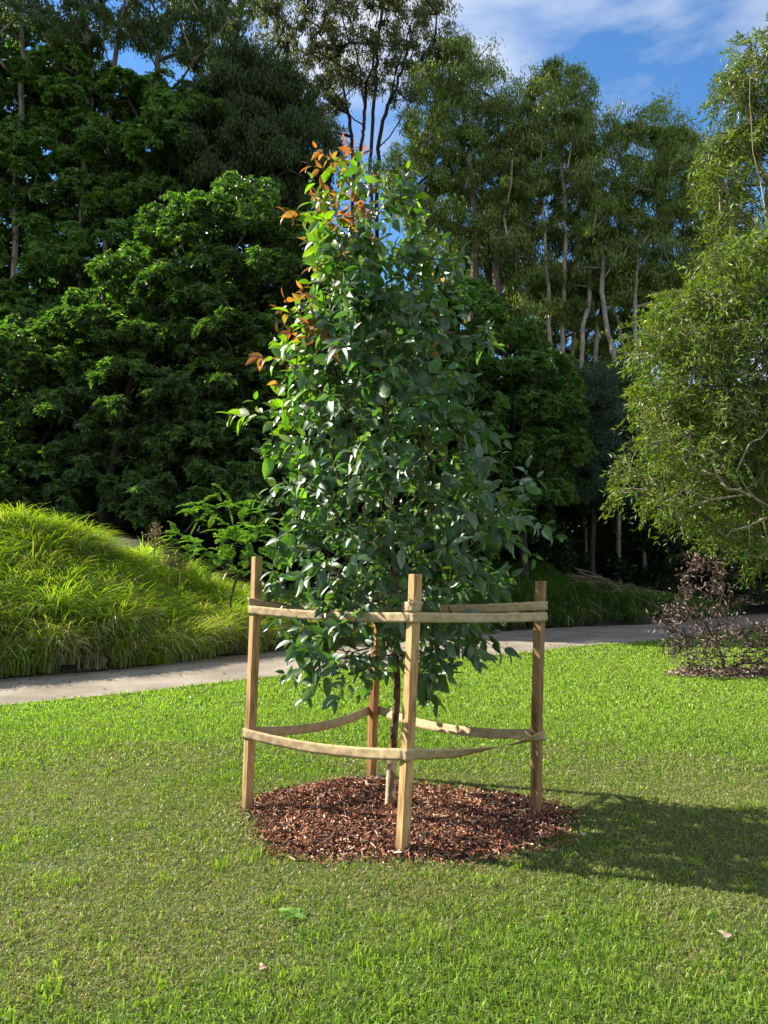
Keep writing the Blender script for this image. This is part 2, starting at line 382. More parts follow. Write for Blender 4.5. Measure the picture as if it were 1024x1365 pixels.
# ------------------------------------------------------------------ mulch
MC = np.array([.04, 5.28]); MR = np.array([.99, .86])
def mulch_r(x, y):
    dx = (x-MC[0]); dy = (y-MC[1]); a = np.arctan2(dy, dx)
    wob = 1+.07*np.sin(3*a+1)+.05*np.sin(5*a+.4)+.20*np.maximum(0, np.cos(a+.55))**4
    return np.sqrt((dx/MR[0])**2+(dy/MR[1])**2)/wob
def mulch_z(x, y):
    r = mulch_r(x, y)
    z = .036*sm((1.02-r)/.35)+.03*sm((.5-r)/.4)*0+.03*(fbm(x*5, y*5, 3)-.5)*(r < .97)
    # bowl round the trunk with a raised rim behind it
    d = np.hypot(x-.0, y-5.3); z = z-.05*np.exp(-(d/.16)**2)+.05*np.exp(-((x+.25)**2+(y-5.85)**2)/.12)
    return z-.02*(r > 1)
gx = np.arange(MC[0]-1.45, MC[0]+1.5, .035); gy = np.arange(MC[1]-1.35, MC[1]+1.35, .035)
X, Y = np.meshgrid(gx, gy); RR = mulch_r(X, Y); Z = mulch_z(X, Y)
mb = MB(); v = np.stack([X, Y, Z], -1).reshape(-1, 3); nxx = len(gx)
i = (np.arange(len(gy)-1)[:, None]*nxx+np.arange(nxx-1)[None])
ff = np.stack([i, i+1, i+nxx+1, i+nxx], -1).reshape(-1, 4); ff = ff[(RR.ravel()[ff] < 1.05).all(1)]
mb.add(v, ff, np.ones(3)); mo = mb.build('mulch_bed', M_mulch, smooth=True)
tag(mo, 'oval bed of dark red brown mulch round the staked tree', 'mulch bed', kind='stuff')
# chips: small bent slabs
def chips(n, fpos, cols, ln, wd, seed_flat=.35, name='bark_chips'):
    mb = MB()
    pos = fpos(n)
    n = len(pos)
    a = rng.uniform(0, 2*pi, n); d = np.stack([np.cos(a), np.sin(a), rng.normal(0, seed_flat, n)], 1)
    nr = norm(np.stack([rng.normal(0, .7, n), rng.normal(0, .7, n), np.ones(n)], 1))
    d = norm(d); s = norm(np.cross(d, nr)); zz = np.cross(s, d)
    l = rng.uniform(*ln, n)*rng.choice([.6, 1, 1.5], n); w = np.minimum(rng.uniform(*wd, n), l*.6); th = rng.uniform(.002, .005, n)
    t = np.array([[-.5, 0, 0], [.4, .03, 0], [.5, .6, .12], [.1, 1, .05], [-.35, .9, 0]])
    k = len(t); tv = np.concatenate([t, t*[.9, .98, 1]+[0, 0, 0]])
    v = pos[:, None]+s[:, None]*tv[None, :, :1]*w[:, None, None]+d[:, None]*(tv[None, :, 1:2]-.5)*l[:, None, None]+zz[:, None]*(tv[None, :, 2:]*l[:, None, None])
    v[:, k:] -= zz[:, None]*th[:, None, None]
    b = (np.arange(n)*2*k)[:, None]
    c = jit(np.array(cols)[rng.integers(0, len(cols), n)], n, .35, .1)
    mb.add(v.reshape(-1, 3), b+np.arange(k)[None][:, ::-1], np.repeat(c, 2*k, 0))
    n0 = mb.n-len(v.reshape(-1, 3))
    for q in range(k): mb.f.append(b+np.array([[q, (q+1) % k, k+(q+1) % k, k+q]])+n0)
    return mb.build(name, M_chip)
def mpos(n):
    x = rng.uniform(gx[0], gx[-1], n*2); y = rng.uniform(gy[0], gy[-1], n*2); r = mulch_r(x, y)
    keep = (r < 1.0+.075*rng.normal(size=2*n)); x, y = x[keep], y[keep]
    return np.stack([x, y, np.maximum(mulch_z(x, y), -.005)+rng.uniform(.0, .03, len(x))], 1)
ch = chips(34000, mpos, [(.21, .075, .035), (.11, .036, .018), (.29, .11, .05), (.05, .019, .012), (.46, .25, .14), (.34, .14, .065), (.14, .052, .028), (.60, .43, .29), (.03, .012, .009)], (.012, .042), (.004, .011), .6)
tag(ch, 'loose red brown bark chips covering the oval bed', 'bark chips', kind='stuff')

# ------------------------------------------------------------------ lawn blades
DS_C = np.array([unproj(950, 900)[0]+.2, unproj(950, 900)[1]]); DS_R = np.array([1.0, .45])
print('dead shrub', DS_C)
def dsr(x, y): return np.sqrt(((x-DS_C[0])/DS_R[0])**2+((y-DS_C[1])/DS_R[1])**2)
def blades(mb, x, y, h, w, lean, col, segs=2, z=None):
    n = len(x); z = ground_z(x, y) if z is None else z
    a = rng.uniform(0, 2*pi, n); ld = np.stack([np.cos(a), np.sin(a), 0*a], 1)
    b = a+pi/2+rng.normal(0, .9, n); sd = np.stack([np.cos(b), np.sin(b), 0*b], 1)
    base = np.stack([x, y, z-.004], 1)
    up = np.array([0, 0, 1.])
    p1 = base+up*(h*.55)[:, None]+ld*(lean*h*.35)[:, None]
    p2 = base+up*(h*np.clip(1-lean*.55, .08, 1))[:, None]+ld*(lean*h)[:, None]
    v = np.stack([base-sd*w[:, None]/2, base+sd*w[:, None]/2, p1+sd*w[:, None]*.42, p1-sd*w[:, None]*.42, p2], 1)
    b = (np.arange(n)*5)[:, None]
    c = np.repeat(col, 5, 0)
    n0 = mb.n
    mb.add(v.reshape(-1, 3), b+np.array([[0, 1, 2, 3]]), c); mb.f.append(b+np.array([[3, 2, 4]])+n0)
mb = MB()
GREEN = np.array([.16, .24, .035]); LIME = np.array([.29, .41, .055]); STRAW = np.array([.36, .32, .15]); DARKG = np.array([.05, .11, .015])
for D0, D1, dens, w0, h0 in [(2.0, 4.2, 13000, .0050, .042), (4.2, 6.5, 9000, .0060, .042), (6.5, 10, 4200, .009, .046), (10, 16, 1900, .014, .052), (16, 32, 700, .022, .06)]:
    area = .62*(D1**2-D0**2)
    n = int(area*dens)
    y = np.sqrt(rng.uniform(D0**2, D1**2, n)); x = y*rng.uniform(-.60, .64, n)
    s = polydist(x, y, near_c)
    keep = (s < rng.normal(-.01, .035, n)) & (mulch_r(x, y) > .94+.06*rng.normal(size=n)+.06*(fbm(x*9, y*9, 41)-.5))
    keep &= (dsr(x, y) > .95+.08*rng.normal(size=n))
    # tuft / thin patches
    pn = fbm(x*6, y*6, 11, 2); keep &= rng.uniform(size=n) < np.clip(.35+1.3*pn, 0, 1)
    x, y = x[keep], y[keep]; s = s[keep]; n = len(x)
    big = fbm(x*.9+3, y*.9, 21, 3); med = fbm(x*3.2, y*3.2, 31, 2)
    r = mulch_r(x, y)
    dry = np.clip(1.15-np.abs(y-5.0)/2.9, 0, 1)*1.05+.45*np.exp(-((r-1)/.4)**2)+2.0*(big-.5)+1.1*(med-.5)+.05+.35*np.exp(-((x+1.4)**2+(y-3.5)**2)/1.2)
    dry = dry-.55*np.clip((3.4-y)/.8, 0, 1)-.45*np.clip((y-7.0)/2, 0, 1)+.25*np.clip((x-.2)/1.0, 0, 1)*(y < 4.5)
    dry = np.clip(dry, .06, .95)
    pick = rng.uniform(size=n)
    lime = np.clip((y-6.5)/4, 0, 1)*.6+.25+.3*(big-.5)
    col = np.where((rng.uniform(size=n) < lime)[:, None], LIME, GREEN)
    col = np.where((rng.uniform(size=n) < .18)[:, None], DARKG, col)
    st = pick < dry*.6
    olive = (rng.uniform(size=n) < dry*.6)[:, None]; col = np.where(olive, np.array([.13, .16, .035]), col)
    col = np.where(st[:, None], STRAW*rng.uniform(.5, 1.15, (n, 1)), col)
    col = jit(col, n, .25, .1)
    h = h0*rng.uniform(.45, 1.4, n)*(.75+.6*med)*np.where(st, .8, 1)*(1-.3*dry)
    edge = np.exp(-(s/.12)**2)
    h = h*(1+.5*edge)
    lean = np.abs(rng.normal(.7, .45, n)); lean = np.where(st, lean+.7, lean)
    lean = np.clip(lean, 0, 1.6)
    blades(mb, x, y, h, w0*rng.uniform(.6, 1.3, n), lean, col)
# taller rosettes of broader blades scattered in the near lawn
for q in range(150):
    y0 = 2.3+rng.uniform(0, 1)**1.3*5; x0 = y0*rng.uniform(-.55, .58)
    if mulch_r(x0, y0) < 1.02: continue
    n = rng.integers(10, 26); x = x0+rng.normal(0, .03, n); y = y0+rng.normal(0, .03, n)
    blades(mb, x, y, rng.uniform(.05, .085, n), rng.uniform(.005, .008, n), np.abs(rng.normal(.7, .3, n)), jit(LIME*.75, n, .25))
lw = mb.build('grass', M_grass); tag(lw, 'short lawn grass, bright green with dry straw patches', 'lawn grass', kind='stuff')

# ------------------------------------------------------------------ long strappy grass on the banks
def arch(mb, pos, az, up0, ln, w, col, seg=5, drop=1.0):
    n = len(pos); hd = np.stack([np.cos(az), np.sin(az), 0*az], 1)
    pts = [pos]; cur = pos.copy(); el = up0.copy()
    for k in range(seg):
        stp = ln/seg
        cur = cur+hd*(np.cos(el)*stp)[:, None]+np.array([0, 0, 1.])*(np.sin(el)*stp)[:, None]
        pts.append(cur); el = el-drop*rng.uniform(.25, .6, n)*(1+k*.15)
    sd = np.stack([-np.sin(az), np.cos(az), 0*az], 1)
    tw = rng.normal(0, .5, n); sd = norm(sd+np.array([0, 0, 1.])*tw[:, None]*.5)
    prof = np.array([.8, 1, 1, .85, .55, .12])[:seg+1] if seg == 5 else np.linspace(1, .1, seg+1)
    V = []
    for k, q in enumerate(pts):
        V += [q-sd*(w*prof[k]/2)[:, None], q+sd*(w*prof[k]/2)[:, None]]
    V = np.stack(V, 1); m = V.shape[1]; b = (np.arange(n)*m)[:, None]
    n0 = mb.n; F4 = [b+np.array([[2*k, 2*k+1, 2*k+3, 2*k+2]]) for k in range(seg)]
    mb.add(V.reshape(-1, 3), np.concatenate(F4), np.repeat(col, m, 0))
def long_grass(name, xr, yr, srange, spacing, per, h, colA, colB, label, w=.02, strawf=.12, cond=None, drop=1.0):
    mb = MB(); xs_ = np.arange(xr[0], xr[1], spacing); ys_ = np.arange(yr[0], yr[1], spacing)
    X, Y = np.meshgrid(xs_, ys_); X = X.ravel()+rng.uniform(-.4, .4, X.size)*spacing; Y = Y.ravel()+rng.uniform(-.4, .4, Y.size)*spacing
    s = polydist(X, Y, far_c); k = (s > srange[0]) & (s < srange[1])
    if cond is not None: k &= cond(X, Y, s)
    X, Y, s = X[k], Y[k], s[k]; Z = ground_z(X, Y)
    print(name, len(X), 'tussocks')
    for x0, y0, z0, s0 in zip(X, Y, Z, s):
        n = int(per*rng.uniform(.6, 1.3)); hh = h*rng.uniform(.62, 1.25)
        front = s0 < .8
        pos = np.stack([x0+rng.normal(0, .10, n), y0+rng.normal(0, .10, n), np.full(n, z0)], 1)
        az = rng.uniform(0, 2*pi, n)
        # a slight common lean away from the bank
        az = np.where(rng.uniform(size=n) < .45, rng.normal(rng.normal(-1.1, 1.2), .6, n), az)
        up0 = rng.uniform(1.0, 1.55, n)
        t = np.clip(rng.uniform(size=(n, 1))*.6+rng.uniform(0, .4), 0, 1); pv = vnoise(x0*.8, y0*.8, 77)
        c = np.array(colA)*(1-t)+np.array(colB)*t; c = c*(.8+.45*pv)
        old = rng.uniform() < .14
        stw = rng.uniform(size=n) < strawf*(2.2 if front else 1)*(2.6 if old else 1); c[stw] = np.array([.34, .31, .17])
        arch(mb, pos, az, up0, hh*rng.uniform(.7, 1.25, n), w*rng.uniform(.6, 1.3, n), jit(c, n, .25, .1), drop=drop)
    o = mb.build(name, M_strap); tag(o, label, 'long grass', kind='stuff'); return o
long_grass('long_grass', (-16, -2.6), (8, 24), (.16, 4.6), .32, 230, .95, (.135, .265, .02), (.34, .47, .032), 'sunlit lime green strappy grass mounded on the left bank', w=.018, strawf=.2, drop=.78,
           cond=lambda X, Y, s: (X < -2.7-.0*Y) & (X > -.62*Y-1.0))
long_grass('long_grass', (1.0, 15), (17, 40), (.3, 4.6), .42, 120, .95, (.04, .10, .012), (.08, .18, .02), 'strappy grass on the bank right of the staked tree, greens darkened for shade', w=.022, strawf=.05,
           cond=lambda X, Y, s: (X > 1.0) & ~((X > 6.6) & (s > 2.0)))  # blade greens set darker to carry the shade of this bank

def tussock(name, px, py, D, n, h, c1, c2, label, cat, spread=.12, w=.018, drop=1.0, up=(.9, 1.5), group=None):
    p = P(px, py, D); zz = float(ground_z(p[0], p[1])); mb = MB()
    pos = np.stack([p[0]+rng.normal(0, spread, n), p[1]+rng.normal(0, spread, n), np.full(n, zz)], 1)
    t = rng.uniform(size=(n, 1)); c = np.array(c1)*(1-t)+np.array(c2)*t
    arch(mb, pos, rng.uniform(0, 2*pi, n), rng.uniform(*up, n), h*rng.uniform(.6, 1.2, n), w*rng.uniform(.6, 1.3, n), jit(c, n, .2, .08), drop=drop)
    o = mb.build(name, M_strap); tag(o, label, cat, group); return o
for i_, (px, D, h, lb) in enumerate([(285, 17.3, 1.0, 'yellow green grass tussock at the right end of the sunlit bank'), (322, 18.0, 1.0, 'golden yellow grass tussock behind the left stake'), (425, 19.6, .95, 'golden grass tussock seen through the tree below the upper strap'), (470, 20.2, .85, 'smaller golden grass tussock just left of the hidden rear stake')]):
    tussock('grass_tussock', px, 830, D, 520, h, (.30, .27, .02), (.38, .38, .03), lb, 'grass tussock', spread=.24, group='golden grass tussocks beside the path')

# ------------------------------------------------------------------ stakes
def stake(base, top, w, rot, label, tint):
    mb = MB(); base = np.array(base); top = np.array(top); ax = top-base; n = 14
    a = np.array([cos(rot), sin(rot), 0]); b = np.array([-sin(rot), cos(rot), 0]); ch = .0035
    prof = []
    for sx, sy in [(1, 1), (-1, 1), (-1, -1), (1, -1)]:
        hw = w/2
        if sx*sy > 0: prof += [(sx*hw, sy*(hw-ch)), (sx*(hw-ch), sy*hw)]
        else: prof += [(sx*(hw-ch), sy*hw), (sx*hw, sy*(hw-ch))]
    prof = np.array(prof); k = 8; vs = []
    ts = np.linspace(0, 1, n)
    bow = rng.normal(0, .004, 2)
    for t in ts:
        c = base+ax*t+(a*bow[0]+b*bow[1])*sin(pi*t)+rng.normal(0, .0006, 3)
        vs.append(c+prof[:, :1]*a+prof[:, 1:]*b)
    vs.append(base+ax*1.0+np.array([0, 0, .003])+prof[:, :1]*a*.93+prof[:, 1:]*b*.93)
    V = np.array(vs).reshape(-1, 3); m = len(vs)
    i = np.arange(m-1)[:, None]*k; j = np.arange(k)[None]
    V[:, :] = V
    mb.add(V-base, np.stack([i+j, i+(j+1) % k, i+k+(j+1) % k, i+k+j], -1).reshape(-1, 4), np.array(tint, float))
    mb.f.append(np.array([[(m-1)*k+q for q in range(k)]]))
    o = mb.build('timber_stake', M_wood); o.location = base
    tag(o, label, 'stake', 'square timber stakes round the young tree'); return o
def gp(px, py):
    x, y = unproj(px, py); return np.array([x, y, 0.0])
ST = {}
def mk(key, bpx, tpx, rot, label, tint, w=.060, D=None):
    b = gp(*bpx); t = P(*tpx, b[1]); b2 = b.copy(); b2[2] = -.12; b2 = b+(t-b)*(-.12/(t[2]-b[2]))
    stake(b2, t, w, rot, label, tint); ST[key] = (b, t)
mk('L', (329, 1080), (343, 743), radians(40), 'left stake of the four, pale timber, tallest in the picture', (1.05, 1.0, .95))
mk('F', (536, 1139), (554, 766), radians(38), 'nearest stake, yellow timber, in front of the trunk', (1.15, 1.13, 1.05))
mk('R', (715, 1090), (721, 775), radians(50), 'right stake, weathered timber, tint darkened for leaf shade', (.70, .63, .58))  # tint lowered to put the crown's shade into this stake's colour
mk('B', (495, 1036), (505, 790), radians(42), 'rear stake, reddish brown timber, behind the trunk', (.85, .62, .45))

# ------------------------------------------------------------------ straps
def stake_at(key, z):
    b, t = ST[key]; f = z/t[2]; return b+(t-b)*f
def ribbon(name, pts, wid, label, normals=None, roll=None, n=90, group=None, uvl=None, crumple=0.004):
    """flat webbing along pts, vertical width; roll = twist angle along it"""
    p = spline(pts, n); t = norm(np.gradient(p, axis=0)); up = np.array([0, 0, 1.])
    side = norm(up-t*(t@up)[:, None]); out_ = np.cross(t, side)
    r = np.zeros(n) if roll is None else np.interp(np.linspace(0, 1, n), *roll)
    w_ = side*np.cos(r)[:, None]+out_*np.sin(r)[:, None]; o_ = np.cross(t, w_)
    mb = MB(); m = 5; V = []
    for q in np.linspace(-.5, .5, m):
        off = crumple*(vnoise(np.arange(n)*.35, np.full(n, q*3+9), 5)-.5)*2
        V.append(p+w_*q*wid*(1+.0*r)[:, None]+o_*off[:, None])
    V = np.stack(V, 1)
    th = .0018
    A = V.reshape(-1, 3)+np.repeat(o_, m, 0)*th; B = V.reshape(-1, 3)-np.repeat(o_, m, 0)*th
    i = np.arange(n-1)[:, None]*m+np.arange(m-1)[None]
    f = np.stack([i, i+1, i+m+1, i+m], -1).reshape(-1, 4)
    c0 = A.mean(0)
    mb.add(np.concatenate([A, B])-c0, np.concatenate([f, f[:, ::-1]+n*m]), np.ones(3))
    e = np.arange(n-1)*m
    mb.f.append(np.stack([e, e+m, e+m+n*m, e+n*m], -1)); e = e+m-1
    mb.f.append(np.stack([e+m, e, e+n*m, e+m+n*m], -1))
    o = mb.build(name, M_web, smooth=True)
    lng = np.concatenate([[0], np.cumsum(np.linalg.norm(np.diff(p, axis=0), axis=1))])
    u = np.repeat(lng, m); vv = np.tile(np.linspace(0, 1, m), n); uv = np.tile(np.stack([u, vv], 1), (2, 1))
    ul = o.data.uv_layers.new(name='uv'); li = np.empty(len(o.data.loops), np.int32); o.data.loops.foreach_get('vertex_index', li)
    ul.data.foreach_set('uv', uv[li].ravel().astype(np.float32))
    o.location = c0
    tag(o, label, 'strap', group); return o
CEN = np.array([.02, 5.3, 0])
def wrap(key, z, z1=None, r=.046):
    """points round the outside corner of a stake"""
    z1 = z if z1 is None else z1
    c = stake_at(key, z); o = norm((c-CEN)*[1, 1, 0]); s = np.array([-o[1], o[0], 0])
    return c, o, s
def loop(zs, order, sag, name, label, rolls=None, side_off=.046):
    pts = []
    n = len(order)
    for i in range(n):
        k0 = order[i]; k1 = order[(i+1) % n]
        c, o, s = wrap(k0, zs[k0]); c1, o1, s1 = wrap(k1, zs[k1])
        # direction of travel sign
        dirn = np.sign(np.dot(c1-c, s)) or 1
        pts += [c-s*dirn*side_off+o*.004, c+o*(side_off+.001), c+s*dirn*side_off+o*.004]
        m = sag.get((k0, k1), (0, 0, 0)); a = pts[-1]
        d1 = np.sign(np.dot(c1-c, s1)) or 1
        b = c1-s1*d1*side_off+o1*.004
        for f in (.12, .3, .5, .7, .88):
            g_ = 4*f*(1-f); inw = norm((CEN-(a+b)/2)*[1, 1, 0])
            pts.append(a+(b-a)*f-np.array([0, 0, 1.])*m[0]*g_+inw*m[1]*g_)
    pts.append(pts[0]+np.array([0, 0, 0.001]))
    return pts
# heights read from the picture at each stake's distance
def zpix(key, py): 
    b, t = ST[key]; return float(P(512, py, b[1])[2])
up = {'L': zpix('L', 813), 'F': zpix('F', 823), 'R': zpix('R', 822), 'B': zpix('B', 808)}
up2 = {'L': zpix('L', 803), 'F': zpix('F', 806), 'R': zpix('R', 805), 'B': zpix('B', 806)}
lo = {'L': zpix('L', 977), 'F': zpix('F', 1005), 'R': zpix('R', 980), 'B': zpix('B', 947)}
print(up, up2, lo)
pts = loop(up, ['L', 'F', 'R', 'B'], {('L', 'F'): (.015, 0), ('F', 'R'): (.005, 0), ('R', 'B'): (.02, .02), ('B', 'L'): (.03, .06)}, '', '')
# rear runs of the top strap ride higher: blend z
ribbon('hessian_strap', pts, .060, 'upper hessian strap looped level round all four stakes', n=420, roll=([0, 1], [.0, .0]), group='hessian straps')
pts = loop(lo, ['L', 'F', 'R', 'B'], {('L', 'F'): (.035, .02), ('F', 'R'): (.045, .05), ('R', 'B'): (.05, .05), ('B', 'L'): (.035, .08)}, '', '')
ribbon('hessian_strap', pts, .068, 'lower hessian strap sagging round the four stakes, twisted near the right one', n=420,
       roll=([0, .23, .27, .38, .44, .48, .52, .55, .66, .72, .76, .82, 1], [0, 0, .1, .55, 1.35, .75, .1, 0, .55, .5, 0, .1, 0]), group='hessian straps')
# inner ties to the trunk at the top
TR0 = gp(520, 1079)
def trunk_at(z):
    q = np.array([[-.0, 0, 0], [.012, 0, .3], [.055, .0, .8], [.03, 0, 1.25], [.02, 0, 2.0], [-.03, 0, 3.0], [-.10, 0, 3.6], [-.16, 0, 4.15]])
    return TR0+np.array([np.interp(z, q[:, 2], q[:, 0]), 0, z])
def tie(key, zk, zt, label, sag=.03, rollv=.5, w=.060):
    c = stake_at(key, zk); tq = trunk_at(zt); o = norm((c-tq)*[1, 1, 0]); s = np.array([-o[1], o[0], 0])
    p = [tq+s*.03+np.array([0, 0, .0]), tq-o*.035, tq-s*.03]
    a = p[-1]; b = c-s*.046-o*.0
    for f in (.2, .5, .8): p.append(a+(b-a)*f-np.array([0, 0, sag*4*f*(1-f)]))
    p += [b, c+o*.048, c+s*.046]
    a = p[-1]
    for f in (.2, .5, .8, .97): p.append(a+(tq+s*.03-a)*f-np.array([0, 0, sag*4*f*(1-f)*1.6]))
    ribbon('hessian_strap', p, w, label, n=150, roll=([0, .2, .35, .45, .55, .65, .85, 1], [0, .1, rollv, 0, 0, rollv*.6, rollv, .2]), group='hessian straps')
tie('L', up['L']+.055, up['L']-.02, 'hessian tie running from the left stake in to the trunk', .03, .9)
tie('F', up['F']+.062, up['B']+.01, 'crumpled hessian tie from the nearest stake back to the trunk', .01, .5)
tie('R', up['R']+.075, up['R']+.055, 'hessian tie from the right stake across to the trunk', .012, .25)
tie('B', up['B']+.05, up['B']+.03, 'short hessian tie from the rear stake to the trunk', .01, .3)

# ------------------------------------------------------------------ the young tree
yt = empty('young_tree', 'bushy young staked tree with dark leaves and orange tips, in the mulch', 'tree')
prof_y = [212, 240, 270, 320, 400, 470, 550, 620, 680, 730, 790, 850, 890, 915]
prof_l = [452, 425, 400, 396, 390, 375, 352, 358, 362, 355, 362, 372, 395, 450]
prof_r = [462, 490, 570, 602, 610, 624, 660, 688, 704, 704, 680, 655, 628, 500]
DY = TR0[1]
def z_of(py): return P(512, py, DY)[2]
pz = np.array([z_of(q) for q in prof_y])[::-1]; pl = np.array([(q-512)/F*DY*1.0 for q in prof_l])[::-1]; pr = np.array([(q-512)/F*DY for q in prof_r])[::-1]
def crown_at(z, az):
    l = np.interp(z, pz, pl); r = np.interp(z, pz, pr); c = (l+r)/2; h = (r-l)/2
    return np.stack([c+h*np.cos(az), DY+h*.95*np.sin(az), z], -1)
bark = MB(); lf = MB(); nw = MB()
trk = [trunk_at(z) for z in np.linspace(-.05, 3.85, 40)]
sk = Skel(trk)
tips = []
nb = 380
zt = []
while len(zt) < nb:
    z_ = rng.uniform(pz[0]+.02, pz[-1]-.02); h = (np.interp(z_, pz, pr)-np.interp(z_, pz, pl))/2
    if rng.uniform() < h/1.0+.12: zt.append(z_)
zt = np.array(zt); az = rng.uniform(0, 2*pi, nb); T_ = crown_at(zt, az)
shr = rng.uniform(.74, .98, nb)[:, None]; ctr = crown_at(zt, az+pi); ctr = (T_+ctr)/2
T_ = ctr+(T_-ctr)*shr*(1-.13/np.maximum(np.linalg.norm(T_-ctr, axis=1, keepdims=True), .26))
# extras: the protruding spray on the left and the leading shoots
ex = [P(345, 555, DY-.1), P(372, 610, DY-.2), P(378, 480, DY), P(400, 300, DY), P(420, 290, DY+.05), P(450, 272, DY), P(478, 275, DY-.05), P(572, 300, DY), P(548, 292, DY), P(520, 300, DY-.2), P(585, 345, DY-.2), P(560, 330, DY+.2), P(500, 290, DY+.2), P(388, 420, DY-.1),
      P(436, 280, DY-.1), P(600, 370, DY-.2), P(470, 875, DY-.5), P(445, 890, DY-.6), P(500, 865, DY-.5), P(400, 865, DY-.4), P(415, 880, DY-.2), P(620, 865, DY+.1), P(640, 850, DY), P(575, 870, DY-.1), P(368, 665, DY-.3), P(690, 650, DY-.3), P(712, 700, DY-.1), P(640, 460, DY)]
T_ = np.vstack([T_, np.array(ex)])
# inner targets give body
m = 390; zi = np.concatenate([rng.uniform(1.3, 3.6, 200), rng.uniform(3.0, 4.15, 190)]); az = rng.uniform(0, 2*pi, m); a_ = crown_at(zi, az); b_ = crown_at(zi, az+pi); cc = (a_+b_)/2
T_ = np.vstack([T_, cc+(a_-cc)*rng.uniform(.2, .75, m)[:, None]])
# ends must attach below: ascending branches
ends = sk.grow(T_, step=.10, up=1.6, minz=.98, jitter=.12)
sk.mesh(bark, np.array([.17, .10, .06]), .0022, .026, k=7)
A = np.array(sk.p); PAR = np.array(sk.par)
# twigs and leaves at the outer nodes
nch = np.bincount(PAR[PAR >= 0], minlength=len(A))
axis_d = np.hypot(A[:, 0]-np.array([trunk_at(z)[0] for z in A[:, 2]]), A[:, 1]-DY)
hh = np.interp(A[:, 2], pz, (pr-pl)/2)
cand = np.where((np.arange(len(A)) >= 40) & ((A[:, 2] > 1.3) | (axis_d > .14)))[0]
print('nodes', len(A), 'leafy', len(cand))
def leafcols(pos, n):
    c = np.tile(np.array([.044, .092, .034]), (n, 1))
    m = rng.uniform(size=n); c[m < .35] = [.062, .122, .042]; c[m > .78] = [.10, .15, .08]
    # younger yellow green leaves towards the left rim and the top
    px = pos[:, 0]; l = np.interp(pos[:, 2], pz, pl)
    fresh = np.clip(1-(px-l)/.32, 0, 1)*.95*np.clip((pos[:, 2]-1.9)/.8, 0, 1)+.35*np.clip((pos[:, 2]-3.5)/.7, 0, 1)
    k = rng.uniform(size=n) < fresh; c[k] = [.15, .25, .025]
    return jit(c, n, .28, .12), k
pos_l = []; dir_l = []; tw = []; tid = []
for i in cand:
    o0 = A[i]; dpar = norm(A[i]-A[PAR[i]])
    outw = norm(np.array([A[i, 0]-0.02, A[i, 1]-DY, .25]))
    end = nch[i] == 0
    ntw = 2 if end else (1 if rng.uniform() < .62 else 0)
    for q in range(ntw):
        d = norm(dpar*.5+outw*.5+rvec(1)[0]*.7+np.array([0, 0, .05]))
        ln = rng.uniform(.10, .24)
        k = int(ln/.028); t = np.linspace(.12, 1, k)
        drop = np.array([0, 0, -1.])*(.35 if A[i, 2] < 1.6 else .12)
        pp = o0+d*ln*t[:, None]+drop*ln*(t**2)[:, None]
        tw.append(np.vstack([o0, pp]))
        ph = rng.uniform(0, 2*pi)
        for w_, p_ in enumerate(pp):
            a = ph+w_*2.4; s1 = norm(np.cross(d, [.1, .2, 1])); s2 = np.cross(d, s1)
            ld = norm(d*.45+(s1*cos(a)+s2*sin(a))*.75+np.array([0, 0, -.62])+rng.normal(0, .18, 3))
            pos_l.append(p_); dir_l.append(ld); tid.append((len(tw), t[w_]))
        pos_l.append(pp[-1]); dir_l.append(norm(d+rng.normal(0, .2, 3))); tid.append((len(tw), 1.0))
for p_ in tw: tube(bark, p_, np.linspace(.0022, .001, len(p_)), np.array([.14, .11, .045]), k=3)
pos_l = np.array(pos_l); dir_l = np.array(dir_l); n = len(pos_l); print('young leaves', n)
# short petioles lift the blade off the twig
pos2 = pos_l+dir_l*.012
nr = norm(rng.normal(0, .6, (n, 3))+np.array([-.3, -.35, .65]))
cl, fr = leafcols(pos2, n)
tid = np.array(tid); twi = tid[:, 0].astype(int); tt_ = tid[:, 1]; tr_ = rng.uniform(size=twi.max()+2); tc_ = rng.uniform(size=twi.max()+2)
ln = rng.uniform(.078, .155, n)*(1.08-.3*tt_**3)*(.85+.3*tc_[twi])*np.where(pos2[:, 2] > 3.4, .95, 1); wd = ln*rng.uniform(.37, .54, n)
# orange and red new growth at the upper left rim
px = 512+pos2[:, 0]/DY*F; l = np.interp(pos2[:, 2], pz, pl); rim = (pos2[:, 0]-l)
isnew = ((tr_[twi] < np.clip(1-rim/.24, 0, 1)*np.clip((pos2[:, 2]-2.85)/.6, 0, 1)*.8) | ((pos2[:, 2] > 4.0) & (px < 500) & (tr_[twi] < .6)) | ((pos2[:, 2] > 3.1) & (tr_[twi] < .03))) & (tt_ > .35*rng.uniform(size=n)+.15)
gq = np.clip(tt_*1.1+tc_[twi]-.55+rng.normal(0, .15, n), 0, 1)[:, None]; bn = np.array([.24, .24, .04])*(1-gq)+np.where(tc_[twi][:, None] < .5, np.array([.36, .17, .05]), np.array([.27, .115, .055]))*gq
dark_side = isnew
leaves(lf, pos2[~isnew], dir_l[~isnew], nr[~isnew], ln[~isnew], wd[~isnew], cl[~isnew], T_FINE)
leaves(nw, pos2[isnew], dir_l[isnew], nr[isnew], ln[isnew]*.85, wd[isnew]*.8, jit(bn[isnew], int(isnew.sum()), .2, .1), T_FINE)
tb = MB(); zs_ = np.linspace(-.04, 1.2, 26); rr = np.interp(zs_, [-.04, .03, .1, .3, .38, .6, 1.2], [.040, .038, .037, .033, .026, .024, .021])
cb = np.where((zs_ < .36)[:, None], np.array([.62, .44, .29]), np.array([.30, .15, .085])); 
